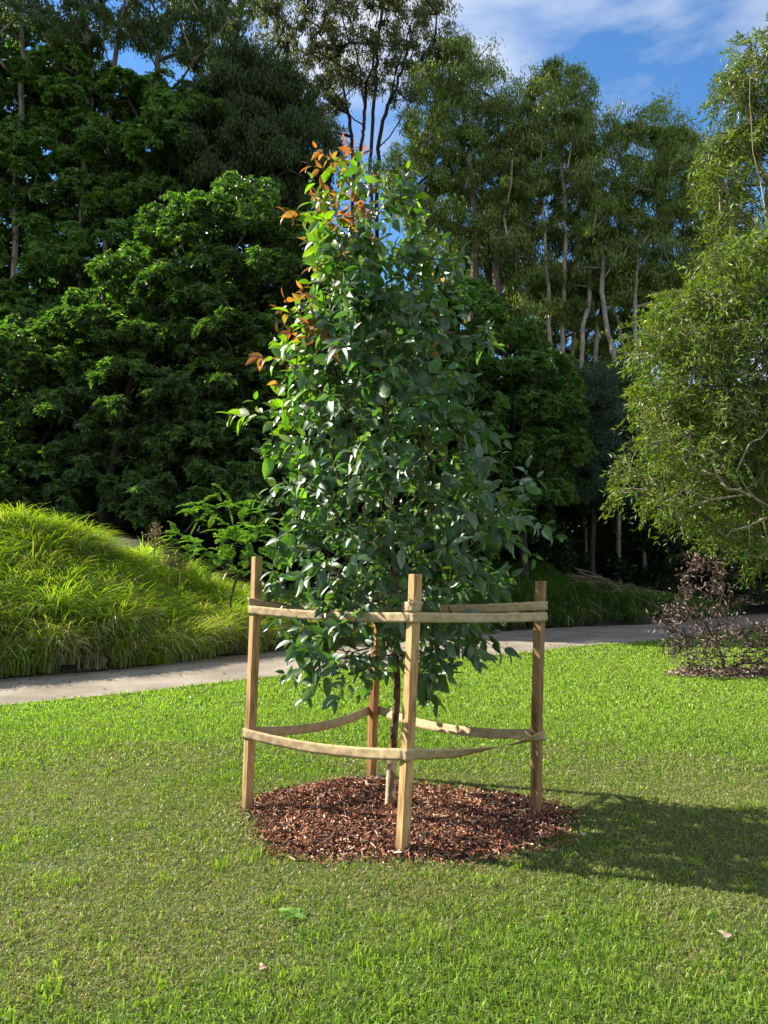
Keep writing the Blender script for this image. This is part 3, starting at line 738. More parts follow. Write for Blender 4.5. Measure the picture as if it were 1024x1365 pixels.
tube(tb, np.array([trunk_at(z) for z in zs_]), rr, np.repeat(cb, 10, 0), k=10, jitter=.03)
tr_o = tb.build('trunk', M_youngbark, yt, smooth=True)
br_o = bark.build('branches', M_youngbark, yt); lf_o = lf.build('leaves', M_young, yt, smooth=True); nw_o = nw.build('new_leaves', M_new, yt, smooth=True)
nw_o['label'] = 'orange and red new leaves at the top left of the young tree'
settle(yt, TR0)

# small black watering pipe standing out of the mulch behind the trunk
pb = gp(508, 1042); pb[2] = mulch_z(pb[0], pb[1])
mb = MB(); d = norm(np.array([-.25, -.35, .8])); tube(mb, [-.05*d, d*.02, d*.05], [.032, .032, .032], np.ones(3), k=16)
a_ = np.linspace(0, 2*pi, 17)[:-1]
tube(mb, [d*.047, d*.052, d*.058], [.037, .039, .034], np.ones(3), k=16)
pp_ = mb.build('watering_pipe', M_pipe, smooth=True); pp_.location = pb
tag(pp_, 'short black watering pipe end poking out of the mulch behind the trunk', 'pipe')

# ------------------------------------------------------------------ tree builder from silhouettes
def inpoly(x, y, poly):
    poly = np.asarray(poly, float); c = np.zeros(len(x), bool); j = len(poly)-1
    for i in range(len(poly)):
        xi, yi = poly[i]; xj, yj = poly[j]
        c ^= ((yi > y) != (yj > y)) & (x < (xj-xi)*(y-yi)/(yj-yi+1e-12)+xi); j = i
    return c
SLANT = 0.0
MARG = 0.0
def sample_poly(poly, n, D, thick):
    poly = np.asarray(poly, float); lo_, hi_ = poly.min(0), poly.max(0); res = np.zeros((0, 2))
    while len(res) < n:
        q = rng.uniform(lo_, hi_, (n*3, 2)); ok = inpoly(q[:, 0], q[:, 1], poly)
        mg = MARG*F/D*rng.uniform(.5, 1, len(q))
        for a in np.arange(6)*pi/3: ok &= inpoly(q[:, 0]+mg*cos(a), q[:, 1]+mg*sin(a)*.8, poly)
        res = np.vstack([res, q[ok]])
    res = res[:n]; Dd = D+rng.uniform(-1, 1, n)*thick+SLANT*np.clip(300-res[:, 0], 0, 500)/100
    # best spread: relax by dropping the closest of pairs is skipped; depth varies instead
    return np.array([P(a, b, d) for (a, b), d in zip(res, Dd)])
def poisson(poly, n, D, thick, k=12):
    c = sample_poly(poly, n*k, D, thick); out_ = [c[0]]
    pool = c[1:]
    dmin = np.linalg.norm(pool-out_[0], axis=1)
    for _ in range(n-1):
        i = int(np.argmax(dmin*rng.uniform(.75, 1, len(pool)))); out_.append(pool[i]); dmin = np.minimum(dmin, np.linalg.norm(pool-pool[i], axis=1))
    return np.array(out_)
def woodland_tree(name, label, cat, base, trunks, poly, D, thick, nblob, rb, flat, sub, per, leaf, cols, mat, style, barkcol, rbase=.25, rtip=.02, group=None, minz=None, twigs=True, step=1.0, spread=.22, sky_thin=0, upb=.35, extra=None):
    """trunks: list of pixel polylines [(px,py,D)...] from the foot up; poly: silhouette of the crown in the picture at distance D"""
    root = empty(name, label, cat, group=group)
    bk = MB(); lv = MB()
    global MARG
    MARG = .5*(rb[0]+rb[1])/2*(1+.5*spread); B = poisson(poly, nblob, D, thick); MARG = 0.0
    if extra: B = np.vstack([B, poisson(extra[0], extra[1], D, extra[2])])
    R = rng.uniform(*rb, len(B))
    foot = None
    allp = []
    sks = []
    for ti_, tr in enumerate(trunks):
        p = np.array([P(*q) for q in tr]); g0 = ground_z(p[0, 0], p[0, 1]); 
        p[0, 2] = g0-.2 if (p[0, 2] < g0+3 and (ti_ == 0 or D > 20)) else p[0, 2]
        if foot is None: foot = p[0].copy()
        pp = spline(p, max(6, int(np.linalg.norm(np.diff(p, axis=0), axis=1).sum()/.8)))
        pp[1:-1] += rng.normal(0, .04, (len(pp)-2, 3))
        sks.append(Skel(pp))
    # blobs go to the nearest trunk
    owner = np.argmin([[np.min(np.linalg.norm(np.array(s.p)-b, axis=1)) for b in B] for s in sks], axis=0)
    pos = []; outd = []; bidx = []
    for si, s in enumerate(sks):
        ids = np.where(owner == si)[0]
        tg = []
        for b in ids:
            nsub = max(3, int(sub*rng.uniform(.8, 1.2))); d = rvec(nsub); d[:, 2] = np.abs(d[:, 2])*.9-.25*(rng.uniform(size=nsub) < .5); d = norm(d)
            rr = R[b]*rng.uniform(.65, 1.0, nsub)
            sp = B[b]+d*rr[:, None]*np.array([1, 1, flat])
            pos.append(sp); outd.append(d); bidx.append(np.full(nsub, b)); tg.append(sp)
        if len(ids):
            s.grow(B[ids], step=step, up=upb, minz=minz)
            if twigs and tg:
                tg = np.vstack(tg); 
                if len(tg) > 500: tg = tg[rng.choice(len(tg), 500, replace=False)]
                s.grow(tg, step=step*.7, up=upb)
        s.mesh(bk, np.array(barkcol), rtip, rbase*rng.uniform(.8, 1.1)*(.45 if (si > 0 and D < 20) else 1), k=6)
    pos = np.vstack(pos); outd = np.vstack(outd); bidx = np.concatenate(bidx)
    # leaves: per leaves per sub-cluster
    n = len(pos)*per; idx = np.repeat(np.arange(len(pos)), per)
    ll, lw_ = leaf
    csz = (R[bidx]*spread)[idx]
    if style == 'rosette':
        # whorls: twig tips round the cluster, 7 leaves each
        m = max(1, per//7); ti = np.repeat(np.arange(len(pos)), m); nt_ = len(ti)
        dd = norm(outd[ti]*.5+rvec(nt_)+np.array([0, 0, .35])); tp = pos[ti]+dd*(R[bidx][ti]*spread*rng.uniform(.5, 1.1, nt_))[:, None]*np.array([1, 1, .65])
        ax = norm(dd*.9+np.array([0, -.12, .5])+rng.normal(0, .25, (nt_, 3)))
        li = np.repeat(np.arange(nt_), 7); a = np.tile(np.arange(7)*2.4, nt_)+rng.uniform(0, 6, nt_)[li]
        s1 = norm(np.cross(ax, [.3, .8, .1])); s2 = np.cross(ax, s1)
        d = norm(ax[li]*rng.uniform(.1, .7, len(li))[:, None]+s1[li]*np.cos(a)[:, None]+s2[li]*np.sin(a)[:, None])
        lp = tp[li]; nr = norm(ax[li]+rng.normal(0, .25, (len(li), 3))); tcol = rng.uniform(.75, 1.25, len(pos))[ti][li]
    elif style == 'spray':
        # short leafy twigs: leaves set along a drooping line
        m = max(1, per//9); ti = np.repeat(np.arange(len(pos)), m); nt_ = len(ti)
        dd = norm(outd[ti]*.5+rvec(nt_)*.9+np.array([0, 0, -.35])); tl = rng.uniform(.18, .42, nt_)
        tp = pos[ti]+rng.normal(0, .5, (nt_, 3))*(R[bidx][ti]*spread)[:, None]
        li = np.repeat(np.arange(nt_), 9); tt = np.tile(np.linspace(.1, 1, 9), nt_)
        lp = tp[li]+dd[li]*(tl[li]*tt)[:, None]-np.array([0, 0, .5])*(tl[li]*tt**2)[:, None]
        d = norm(dd[li]*.7+rvec(len(li))*.8+np.array([0, 0, -.15])); nr = norm(rvec(len(li))+[0, 0, .5]); tcol = rng.uniform(.7, 1.3, len(pos))[ti][li]
        a0 = tp; a1 = tp+dd*tl[:, None]*.5-np.array([0, 0, .12])*tl[:, None]; a2 = tp+dd*tl[:, None]-np.array([0, 0, .5])*tl[:, None]
        wv = norm(np.cross(dd, [.2, .9, .1]))*.0045
        v_ = np.stack([a0-wv, a0+wv, a1+wv, a1-wv, a2], 1); b_ = (np.arange(nt_)*5)[:, None]; n0_ = bk.n
        bk.add(v_.reshape(-1, 3), b_+np.array([[0, 1, 2, 3]]), np.array(barkcol)*.8); bk.f.append(b_+np.array([[3, 2, 4]])+n0_)
    elif style == 'hang':
        off = rng.normal(0, .5, (n, 3))*csz[:, None]*np.array([1, 1, .9]); lp = pos[idx]+off
        d = norm(np.array([0, 0, -1.])+rng.normal(0, .45, (n, 3))); nr = rvec(n); tcol = rng.uniform(.8, 1.2, len(pos))[idx]
    else:
        off = rng.normal(0, .5, (n, 3))*csz[:, None]; lp = pos[idx]+off
        d = norm(outd[idx]*.5+rvec(n)*.8+np.array([0, 0, .1])); nr = norm(rvec(n)+np.array([0, 0, .6])); tcol = rng.uniform(.8, 1.2, len(pos))[idx]
    n = len(lp); cols = np.array(cols, float); pick = rng.integers(0, len(cols), n)
    c = jit(cols[pick]*tcol[:, None], n, .25, .1)
    L_ = ll*rng.uniform(.65, 1.25, n)
    leaves(lv, lp, d, nr, L_, L_*lw_, c, T4)
    bo = bk.build('trunk', M_bark, root); lo_ = lv.build('crown', mat, root)
    settle(root, foot if foot is not None else (0, 0, 0))
    print(name, 'leaves', n)
    return root

GREY = (.16, .13, .10); PALE = (.44, .37, .30); DARK = (.06, .048, .036)
DG = [(.065, .12, .026), (.09, .16, .032), (.125, .20, .04), (.04, .08, .022)]
GG = [(.15, .205, .050), (.19, .25, .055), (.24, .295, .07), (.10, .145, .045)]
SLANT = .8
woodland_tree('broadleaf_tree', 'tall dark glossy broadleaf tree filling the upper left corner', 'tree', None,
    [[(60, 760, 37), (70, 500, 37), (90, 300, 37)], [(-60, 760, 38), (-50, 450, 38), (-20, 250, 38)], [(190, 760, 36), (180, 500, 36), (190, 250, 36)]],
    [(-190, 60), (-60, 40), (30, 55), (95, 75), (180, 88), (245, 140), (285, 175), (280, 240), (235, 300), (230, 420), (160, 600), (-190, 640)], 35, 2.0, 200, (1.0, 2.3), .8, 26, 98, (.28, .38), [(.085, .165, .034), (.115, .215, .04), (.15, .25, .05), (.06, .115, .03)], M_dense, 'rosette', DARK, rbase=.22, group='broadleaf trees behind the bank')
SLANT = .7
woodland_tree('broadleaf_tree', 'broad layered broadleaf tree with sunlit top just left of the staked tree', 'tree', None,
    [[(300, 790, 26.5), (310, 600, 26.5), (330, 400, 26.5)], [(130, 790, 26), (150, 600, 26), (200, 420, 26.5)], [(-20, 790, 28), (-10, 600, 28), (0, 500, 28)], [(420, 790, 27), (430, 600, 27), (430, 420, 27)]],
    [(-40, 440), (60, 440), (120, 400), (175, 330), (250, 285), (330, 262), (380, 285), (420, 300), (460, 345), (500, 420), (480, 640), (440, 700), (330, 700), (200, 715), (-40, 720)], 26.7, 2.0, 170, (.95, 1.8), .72, 26, 98, (.20, .38), DG, M_dense, 'rosette', DARK, rbase=.16, group='broadleaf trees behind the bank')
SLANT = 0.0
woodland_tree('broadleaf_tree', 'broadleaf tree with bright lit tips, directly behind the staked tree to the right', 'tree', None,
    [[(600, 790, 27), (610, 650, 27), (620, 480, 27)], [(700, 790, 27.5), (690, 650, 27.5), (680, 520, 27.5)], [(510, 790, 27), (520, 650, 27), (540, 500, 27)]],
    [(480, 430), (560, 395), (610, 400), (650, 425), (700, 460), (740, 520), (775, 590), (765, 650), (740, 720), (640, 745), (480, 740)], 28, 2.0, 90, (.9, 1.7), .72, 26, 98, (.20, .38), [(.07, .14, .024), (.09, .17, .028), (.11, .20, .034), (.045, .09, .02)], M_dense, 'rosette', DARK, rbase=.16, group='broadleaf trees behind the bank')
woodland_tree('fine_leaved_tree', 'rounded dark fine leaved tree beyond the broadleaf trees, left of the tall gum', 'tree', None,
    [[(350, 760, 36), (350, 500, 36), (345, 200, 36)]],
    [(250, 150), (290, 100), (330, 85), (370, 105), (405, 150), (430, 200), (430, 260), (400, 300), (290, 290), (250, 230)], 36, 2.2, 60, (1.2, 2.1), .7, 26, 130, (.24, .22), [(.07, .11, .035), (.055, .09, .03), (.09, .13, .04)], M_gum, 'hang', GREY, rbase=.25)
woodland_tree('shrub', 'blue grey shrub mass low between the trees, right of centre', 'shrub', None,
    [[(790, 760, 31), (790, 640, 31), (785, 560, 31)]],
    [(725, 510), (780, 490), (840, 505), (885, 560), (875, 650), (800, 700), (740, 650)], 31, 1.6, 40, (.9, 1.5), .7, 26, 130, (.14, .25), [(.09, .14, .12), (.12, .17, .15), (.07, .11, .09)], M_gum, 'fuzz', DARK, rbase=.12)
# gums
def gum(label, trunks, poly, D, thick, nblob, rb, per=60, sub=14, leaf=(.24, .2), cols=GG, bark_=GREY, rbase=.22, **k):
    return woodland_tree('gum_tree', label, 'gum tree', None, trunks, poly, D, thick, nblob, rb, .85, sub, per, leaf, cols, M_gum, 'hang', bark_, rbase=rbase, rtip=.022, group='tall gum trees', spread=k.pop('spread', .34), upb=.6, **k)
gum('tallest gum, dark forked trunks against the sky above the staked tree',
    [[(497, 700, 42), (494, 260, 42), (500, 120, 42), (508, 10, 42), (515, -60, 42)], [(470, 700, 42.5), (470, 250, 42.5), (458, 120, 42.5), (430, 20, 42.5)], [(482, 700, 41.5), (478, 260, 41.5), (486, 150, 41.5), (470, 40, 41.5)], [(510, 700, 42), (503, 240, 42), (530, 110, 42), (560, 20, 42)]],
    [(345, 60), (330, -20), (400, -110), (540, -120), (590, -20), (595, 50), (575, 110), (545, 150), (510, 120), (470, 130), (440, 190), (400, 170), (365, 120)], 42, 3.0, 165, (.6, 1.3), per=34, sub=10, leaf=(.26, .2), bark_=(.05, .04, .032), rbase=.11, minz=16, cols=[(.08, .10, .035), (.11, .12, .04), (.06, .075, .03), (.14, .13, .05)])  # foliage colours darkened to stand for its backlit side
gum('airy gum with thin limbs, right shoulder of the tallest gum',
    [[(590, 760, 40), (600, 500, 40), (615, 250, 40), (620, 110, 40)], [(560, 760, 40), (570, 450, 40), (575, 230, 40), (590, 90, 40)], [(650, 760, 40), (655, 450, 40), (640, 200, 40)], [(676, 740, 37.2), (672, 500, 37.2), (662, 380, 37.2), (668, 260, 38)], [(630, 740, 37.2), (628, 480, 37.2), (634, 330, 37.2), (628, 220, 38)]],
    [(515, 230), (555, 150), (575, 80), (610, 55), (645, 75), (660, 120), (690, 130), (700, 230), (690, 330), (640, 360), (560, 350), (520, 290)], 40, 2.8, 100, (.5, 1.6), per=64, sub=12, spread=.34, minz=12)
gum('gum with pale upright trunk and rounded top, right of centre',
    [[(750, 720, 36), (748, 480, 36), (754, 330, 36), (748, 200, 37), (740, 120, 38)], [(765, 720, 38.4), (762, 480, 38.4), (768, 330, 38.4), (785, 180, 38.4)], [(720, 720, 38), (705, 480, 38), (700, 330, 38), (705, 200, 38)], [(738, 720, 35.5), (735, 480, 35.5), (728, 340, 35.6), (722, 240, 36.5)], [(778, 720, 35.4), (775, 490, 35.4), (784, 400, 35.4), (792, 300, 36.5)]],
    [(690, 145), (705, 100), (745, 85), (780, 100), (790, 160), (775, 220), (800, 280), (810, 380), (770, 440), (700, 430), (660, 350), (665, 220)], 38, 2.8, 100, (.5, 1.6), per=64, sub=12, spread=.34, bark_=PALE, minz=11, rbase=.11)
gum('wide gum with many stems beside the bright tree on the right',
    [[(850, 740, 37), (838, 520, 37), (818, 400, 37), (810, 280, 37), (830, 190, 37)], [(885, 740, 37.5), (868, 520, 37.5), (862, 400, 37.5), (880, 280, 37.5), (890, 200, 37.5)], [(900, 740, 37), (900, 500, 37), (905, 380, 37), (925, 250, 37)], [(800, 740, 37), (796, 500, 37), (786, 350, 37)], [(826, 740, 34.4), (822, 520, 34.4), (808, 430, 34.4), (802, 330, 35)], [(858, 740, 34.4), (852, 520, 34.4), (846, 420, 34.4), (852, 320, 35)]],
    [(785, 175), (820, 162), (870, 160), (915, 180), (945, 210), (965, 300), (980, 380), (920, 400), (850, 420), (790, 390), (770, 280)], 37, 2.8, 104, (.5, 1.6), per=64, sub=12, spread=.34, bark_=(.38, .33, .27), minz=10, rbase=.10)
gum('sparse gum with pale forked limbs at the top left edge',
    [[(100, 700, 36), (110, 300, 36), (120, 100, 36), (105, -20, 36)], [(150, 700, 36), (140, 300, 36), (150, 100, 36), (175, -40, 36)], [(220, 700, 36), (205, 300, 36), (210, 90, 36), (245, -30, 36)], [(20, 700, 36), (20, 300, 36), (30, 80, 36), (10, -60, 36)]],
    [(-90, -110), (200, -120), (300, -90), (330, -10), (310, 60), (270, 100), (180, 60), (90, 70), (-90, 60)], 36, 2.6, 110, (.6, 1.3), per=70, sub=12, bark_=(.36, .31, .26), rbase=.15, minz=17, cols=[(.08, .13, .035), (.10, .155, .045), (.06, .10, .03)])
gum('gum crown between the tall gum and the rounded dark tree, with bare twigs',
    [[(300, 700, 39), (305, 300, 39), (310, 90, 39), (330, -20, 39)], [(270, 700, 39), (280, 300, 39), (280, 80, 39), (260, -10, 39)]],
    [(240, -60), (340, -80), (345, 10), (320, 60), (330, 90), (290, 110), (250, 90)], 39, 2.0, 20, (.6, 1.1), per=44, sub=10, bark_=GREY, rbase=.18, minz=17)
gum('low shaded gum thicket with slim dark stems right of the staked tree',
    [[(690, 740, 44), (680, 560, 44), (672, 400, 44)], [(660, 740, 44), (650, 560, 44), (640, 380, 44)], [(740, 740, 44), (735, 560, 44), (742, 420, 44)], [(780, 740, 44), (785, 560, 44), (775, 400, 44)], [(820, 740, 44), (822, 560, 44), (835, 420, 44)], [(900, 740, 44), (905, 560, 44), (890, 420, 44)], [(610, 740, 44), (612, 560, 44), (600, 380, 44)]],
    [(600, 340), (700, 350), (800, 360), (950, 380), (960, 470), (880, 470), (850, 520), (760, 560), (700, 480), (640, 440), (590, 400)], 44, 3.0, 100, (.8, 1.4), per=80, sub=12, bark_=(.09, .075, .06), minz=4)
# understorey closing the view; near-black leaves carry the deep shade under the crowns
woodland_tree('understorey_shrub', 'understorey shrubs behind the sunlit bank, leaf colour darkened as deep shade', 'shrub', None,
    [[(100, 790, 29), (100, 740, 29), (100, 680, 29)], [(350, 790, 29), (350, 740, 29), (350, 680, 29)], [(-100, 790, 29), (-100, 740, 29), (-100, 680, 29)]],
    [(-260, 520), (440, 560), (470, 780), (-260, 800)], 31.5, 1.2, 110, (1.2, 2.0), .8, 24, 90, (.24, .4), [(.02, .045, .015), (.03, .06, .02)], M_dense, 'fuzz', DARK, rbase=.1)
woodland_tree('understorey_shrub', 'understorey shrubs under the gums, above the right bank, leaf colour darkened as deep shade', 'shrub', None,
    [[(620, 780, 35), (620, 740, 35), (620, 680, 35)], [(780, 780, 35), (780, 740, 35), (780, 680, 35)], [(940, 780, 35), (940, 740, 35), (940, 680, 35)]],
    [(480, 560), (700, 560), (880, 540), (1200, 560), (1200, 800), (480, 790)], 36, 1.6, 120, (1.2, 2.0), .8, 24, 90, (.26, .4), [(.02, .045, .015), (.03, .06, .02)], M_dense, 'fuzz', DARK, rbase=.1)  # same darkened leaves for the shade beneath the gums
woodland_tree('understorey_shrub', 'low dark shrubs beside the far bend of the path at the right', 'shrub', None,
    [[(960, 815, 33), (960, 800, 33), (960, 780, 33)], [(1040, 815, 36), (1040, 800, 36), (1040, 780, 36)]],
    [(880, 740), (1120, 730), (1120, 806), (930, 806), (880, 790)], 34, 1.5, 22, (.6, 1.1), .8, 20, 60, (.16, .3), [(.05, .07, .02), (.08, .085, .03), (.03, .05, .02)], M_dense, 'fuzz', DARK, rbase=.06)

# far wood closing the gaps low down
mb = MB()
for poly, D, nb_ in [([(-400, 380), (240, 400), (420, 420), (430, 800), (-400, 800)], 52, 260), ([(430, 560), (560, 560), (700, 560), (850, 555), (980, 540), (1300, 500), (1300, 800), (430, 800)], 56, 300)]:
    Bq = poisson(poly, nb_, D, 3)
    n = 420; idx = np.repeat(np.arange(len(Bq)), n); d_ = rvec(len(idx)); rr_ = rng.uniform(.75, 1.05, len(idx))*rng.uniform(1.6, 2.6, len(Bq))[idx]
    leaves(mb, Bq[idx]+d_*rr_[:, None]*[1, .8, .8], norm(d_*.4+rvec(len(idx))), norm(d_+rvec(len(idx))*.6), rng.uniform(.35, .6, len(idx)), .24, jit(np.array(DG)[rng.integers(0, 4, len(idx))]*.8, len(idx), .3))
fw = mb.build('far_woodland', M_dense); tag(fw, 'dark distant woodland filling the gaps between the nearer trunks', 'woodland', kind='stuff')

# the bright feathery tree at the right
woodland_tree('weeping_tree', 'yellow green weeping tree with pale crooked branches at the right edge', 'tree', None,
    [[(1120, 900, 13.5), (1100, 760, 13.5), (1070, 700, 13.6), (1010, 668, 13.6), (960, 640, 13.5), (935, 610, 13.4)], [(1120, 900, 13.5), (1090, 600, 14.2), (1040, 400, 14.2), (1018, 280, 14.2), (1005, 190, 14.2), (1000, 100, 14.2)],
     [(1100, 760, 13.3), (1040, 690, 12.7), (1000, 662, 12.5), (945, 668, 12.4), (915, 655, 12.4), (890, 668, 12.5)], [(1000, 662, 12.5), (975, 652, 12.4), (955, 628, 12.5), (930, 605, 12.7)], [(1040, 690, 12.7), (990, 700, 12.4), (970, 715, 12.4)], [(1040, 690, 12.8), (990, 640, 12.5), (1000, 590, 12.5)], [(1100, 760, 13.5), (1090, 560, 13.6), (1000, 470, 13.5), (900, 440, 13.4)]],
    [(862, 475), (892, 420), (930, 380), (975, 330), (1060, 285), (1170, 300), (1170, 700), (1060, 690), (1000, 640), (930, 640), (880, 600), (866, 530)], 13.7, 1.0, 104, (.3, .7), .75, 12, 52, (.125, .2), [(.13, .22, .022), (.17, .26, .03), (.10, .17, .02), (.17, .18, .06)], M_feather, 'spray', (.36, .295, .21), rbase=.055, rtip=.006, step=.3, spread=.36,
    extra=([(845, 620), (930, 610), (1010, 660), (1100, 650), (1150, 780), (1040, 750), (985, 725), (940, 700), (880, 690), (850, 660), (868, 600), (866, 490), (895, 425), (940, 372), (990, 330), (1010, 350), (950, 430), (915, 520), (910, 600)], 40, .9))
woodland_tree('weeping_tree', 'taller airy yellow green tree in the top right corner, trunk showing', 'tree', None,
    [[(1150, 880, 16), (1110, 600, 16), (1040, 330, 16), (1020, 230, 16), (1003, 160, 16), (1010, 90, 16)], [(1040, 330, 16), (1000, 300, 15.8), (960, 292, 15.6)], [(1110, 600, 16), (1080, 300, 16), (1070, 150, 16)]],
    [(945, 130), (975, 75), (1010, 60), (1080, 40), (1170, 50), (1170, 320), (1060, 250), (1010, 170), (985, 250), (955, 310), (940, 240)], 16, .8, 44, (.35, .65), .75, 11, 56, (.14, .2), [(.13, .18, .025), (.15, .20, .03), (.09, .14, .025)], M_feather, 'spray', (.34, .28, .22), rbase=.085, rtip=.006, step=.35, spread=.42,
    extra=([(962, 190), (990, 185), (985, 260), (990, 330), (945, 340), (955, 260)], 10, .5))

# ------------------------------------------------------------------ feathery shrub and seed heads behind the left bank
def feather_shrub():
    root = empty('fern_leaved_shrub', 'light green fern leaved shrub behind the sunlit bank, left of the stake', 'shrub')
    D = 18.0; b = P(310, 800, D); b[2] = ground_z(b[0], b[1]); bk = MB(); lv = MB()
    tips = [P(px, py, D+dd) for px, py, dd in [(243, 712, -.3), (262, 690, 0), (285, 682, .2), (305, 668, 0), (328, 680, .1), (345, 690, -.2), (350, 715, 0), (270, 730, -.6), (300, 715, -.7), (325, 730, -.8), (345, 748, -.5), (285, 750, -.8), (312, 700, -.4), (335, 705, -.5), (255, 740, -.2), (300, 745, -.9), (360, 735, -.3), (320, 760, -.8)]]
    s = Skel([b, b+[0, 0, .3], b+[0, 0, .6]]); s.grow(np.array(tips), step=.25, up=1.0); s.mesh(bk, np.array([.12, .12, .05]), .006, .03)
    for tp in tips:
        for q in range(9):
            o = tp+rng.normal(0, .12, 3); d = norm(np.array([tp[0]-b[0], tp[1]-b[1], .4])+rng.normal(0, .5, 3)); ln_ = rng.uniform(.35, .6)
            k = 20; t = np.linspace(0.08, 1, k); sp = o+d*ln_*t[:, None]-np.array([0, 0, .35])*ln_*(t**2)[:, None]
            s1 = norm(np.cross(d, [0, 0, 1]))
            tube(bk, sp[::3], .004, np.array([.14, .2, .04]), k=3)
            for sg in (-1, 1):
                dd = norm(s1*sg+d*.5)
                leaves(lv, sp, np.tile(dd, (k, 1))+rng.normal(0, .1, (k, 3)), np.tile([-.2, -.7, .8], (k, 1))+rng.normal(0, .2, (k, 3)), .12*np.sin(pi*(t*.85+.1)), .019, jit((.18, .34, .06), k, .2))
    bk.build('stem', M_bark, root); lv.build('fronds', M_feather, root); settle(root, b)
feather_shrub()
def seed_head(px, py, D, h, label):
    b = P(px, py, D); mb = MB(); zt_ = b[2]; b = b.copy(); b[2] = ground_z(b[0], b[1]); top = np.array([b[0]+.1, b[1], zt_])
    p = spline([b, (b+top)/2+[.03, 0, 0], top], 10); tube(mb, p, .012, np.array([.16, .13, .05]), k=4)
    n = 260; t = rng.uniform(0, 1, n); pos = top-np.array([0, 0, 1])*h*t[:, None]+rng.normal(0, 1, (n, 3))*(.03+.09*np.sin(pi*t*.9))[:, None]*[1, 1, .3]
    leaves(mb, pos, rvec(n)+[0, 0, .6], rvec(n), .07, .03, jit((.24, .19, .09), n, .3))
    o = mb.build('seed_head', M_deadleaf); tag(o, label, 'seed head', 'brown seed heads behind the bank')
seed_head(202, 698, 18, .55, 'tallest brown feathery seed head rising above the sunlit bank')
seed_head(222, 735, 17.8, .35, 'short brown seed head beside the tallest one')
seed_head(236, 742, 17.9, .3, 'smallest brown seed head nearest the fern leaved shrub')

# ------------------------------------------------------------------ bronze shrub on its own mulch disc at the right
gx2 = np.arange(-2.3, 2.31, .08)
X, Y = np.meshgrid(gx2+DS_C[0], gx2+DS_C[1]); Rr = dsr(X, Y); Z = base_z(X, Y)+.05*sm((1.05-Rr)/.3)+.03*(fbm(X*3, Y*3, 8)-.5)-.03*(Rr > 1.05)
mb = MB(); nn = len(gx2); i = (np.arange(nn-1)[:, None]*nn+np.arange(nn-1)[None]); ff = np.stack([i, i+1, i+nn+1, i+nn], -1).reshape(-1, 4); ff = ff[(Rr.ravel()[ff] < 1.1).all(1)]
mb.add(np.stack([X, Y, Z], -1).reshape(-1, 3), ff, np.ones(3))
M_dry = mat_noise('dry_mulch', [(.10, .07, .04), (.24, .18, .11), (.38, .30, .20)], 14, bump=.8)
dm = mb.build('mulch_bed', M_dry, smooth=True); tag(dm, 'pale dry mulch disc under the bronze leaved shrub', 'mulch bed', kind='stuff')
def dpos(n):
    a = rng.uniform(0, 2*pi, n); r = np.sqrt(rng.uniform(0, 1.1, n)); x = DS_C[0]+DS_R[0]*r*np.cos(a); y = DS_C[1]+DS_R[1]*r*np.sin(a)
    return np.stack([x, y, base_z(x, y)+.055*sm((1.05-r)/.3)+rng.uniform(.005, .04, n)], 1)
c2 = chips(2600, dpos, [(.34, .26, .16), (.22, .15, .09), (.45, .36, .25), (.14, .09, .055)], (.05, .12), (.012, .03))
tag(c2, 'dry tan bark chips and litter under the bronze shrub', 'bark chips', kind='stuff')
def bronze_shrub():
    root = empty('bronze_shrub', 'sparse dried bronze leaved shrub on pale mulch at the right edge', 'shrub')
    D = DS_C[1]; b = np.array([DS_C[0], D, float(base_z(0, D))]); bk = MB(); lv = MB()
    poly1 = [(905, 760), (935, 735), (965, 748), (972, 800), (968, 840), (1000, 840), (1060, 815), (1130, 830), (1130, 900), (1000, 895), (930, 892), (900, 880), (885, 838), (888, 815), (905, 795)]
    B = poisson(poly1, 90, D, .5)
    s = Skel([b-[0, 0, .1], b+[0, 0, .3], P(940, 830, D), P(935, 790, D)]); s.grow(B, step=.18, up=1.0); s.mesh(bk, np.array([.07, .045, .035]), .006, .035)
    n = 60; B = B[rng.uniform(size=len(B)) < .8]; idx = np.repeat(np.arange(len(B)), n); m = len(idx)
    pos = B[idx]+rng.normal(0, 1, (m, 3))*rng.uniform(.05, .17, len(B))[idx][:, None]
    leaves(lv, pos, rvec(m)+[0, 0, -.3], rvec(m), rng.uniform(.06, .12, m), .03, jit(np.array([[.08, .042, .038], [.12, .07, .06], [.05, .025, .025], [.27, .20, .17]])[rng.integers(0, 4, m)], m, .25))
    bk.build('stem', M_bark, root); lv.build('crown', M_deadleaf, root); settle(root, b)
bronze_shrub()

# dead branches lying on the upper part of the right bank
mb = MB()
for q in range(150):
    px = rng.uniform(775, 885); D = 29+rng.uniform(-1.5, 2.5); x = (px-512)/F*D; y = D; zz = float(ground_z(x, y))
    a = rng.normal(-.5, .5); ln_ = rng.uniform(.6, 2.2); d = np.array([cos(a), sin(a)*.6, 0])
    p0 = np.array([x, y, zz+rng.uniform(.05, .45)]); 
    pp = np.array([p0+d*ln_*t+[0, 0, .15*sin(t*3)] for t in np.linspace(-.5, .5, 6)]); pp[:, 2] = ground_z(pp[:, 0], pp[:, 1])+rng.uniform(.05, .5)+.1*np.sin(np.linspace(0, 3, 6))
    tube(mb, pp, np.linspace(.03, .01, 6), jit((.26, .19, .13), 1)[0], k=4)
db = mb.build('fallen_branches', M_bark); tag(db, 'heap of dead brown branches lying on the shaded bank', 'dead branches', kind='stuff')

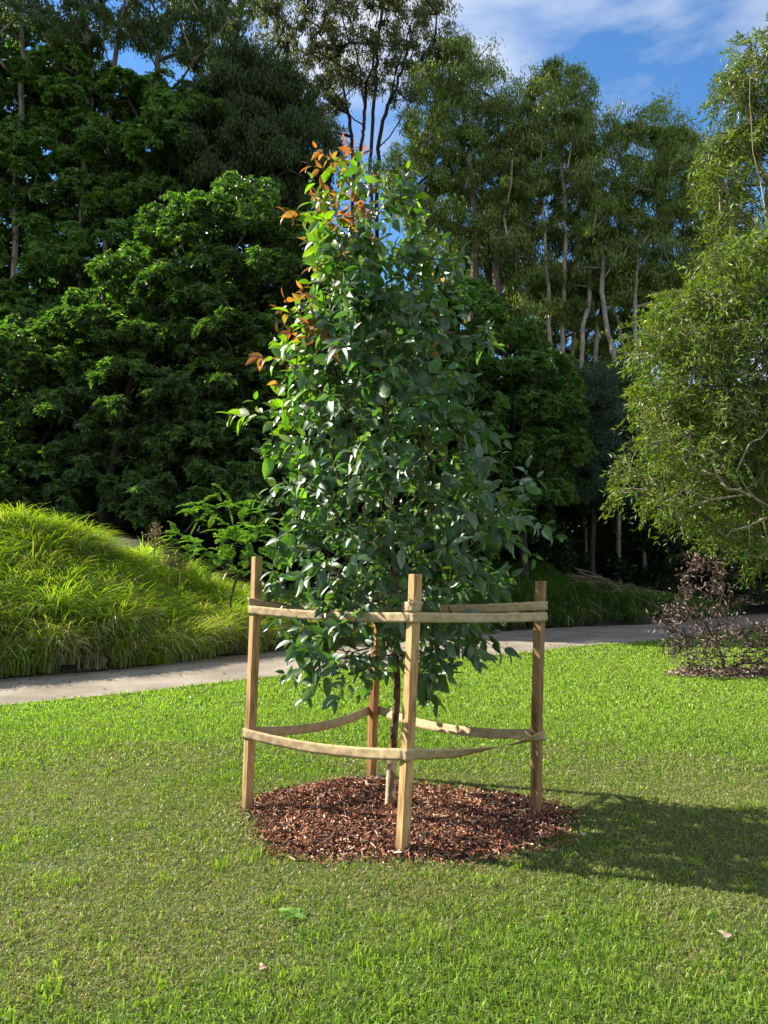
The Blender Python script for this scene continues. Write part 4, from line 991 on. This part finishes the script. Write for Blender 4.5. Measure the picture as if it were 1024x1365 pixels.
mb = MB(); n = 420; k_ = rng.integers(4, 90, n); tq = rng.beta(2.2, .7, n)[:, None]; xy = near2[k_]*(1-tq)+far2[k_]*tq+rng.normal(0, .06, (n, 2))
leaves(mb, np.c_[xy, base_z(xy[:, 0], xy[:, 1])+.027], np.c_[rng.normal(0, 1, (n, 2)), rng.normal(0, .1, n)], np.tile([0, 0, 1.], (n, 1))+rng.normal(0, .25, (n, 3)), rng.uniform(.04, .11, n), .025, jit(np.array([[.30, .20, .10], [.16, .10, .05], [.42, .33, .18], [.14, .17, .04]])[rng.integers(0, 4, n)], n, .3))
lt = mb.build('leaf_litter', M_deadleaf); tag(lt, 'thin brown leaf litter scattered along the concrete path', 'leaf litter', kind='stuff')
# fallen leaves and a flat weed on the lawn
def fallen(px, py, s, col, label):
    p = gp(px, py); mb = MB(); n = 3
    leaves(mb, np.array([[0, 0, .02], [.01, .01, .025]]), np.array([[1, .4, .2], [-.5, 1, .3]]), np.array([[.2, -.4, 1.], [-.3, -.2, 1]]), np.array([s, s*.7]), np.array([s*.5, s*.4]), jit(col, 2), T_FINE)
    o = mb.build('fallen_leaf', M_deadleaf, smooth=True); o.location = p; tag(o, label, 'fallen leaf', 'dry leaves lying on the lawn')
fallen(965, 1256, .05, (.45, .32, .2), 'pale curled dry leaf on the lawn at the lower right')
fallen(345, 1300, .035, (.42, .28, .15), 'small tan dry leaf on the lawn at the lower left')
fallen(776, 1118, .035, (.55, .45, .35), 'pale dry leaf just right of the mulch edge')
mb = MB(); n = 9; a = rng.uniform(0, 2*pi, n); wp = gp(392, 1226)
leaves(mb, np.stack([rng.normal(0, .02, n), rng.normal(0, .02, n), np.full(n, .02)], 1), np.stack([np.cos(a), np.sin(a), rng.uniform(.0, .3, n)], 1), np.tile([0, -.3, 1.], (n, 1)), rng.uniform(.05, .08, n), .03, jit((.14, .26, .04), n), T_FINE)
wo = mb.build('lawn_weed', M_grass, smooth=True); wo.location = wp; tag(wo, 'flat broad leaved weed in the lawn below the mulch', 'weed')
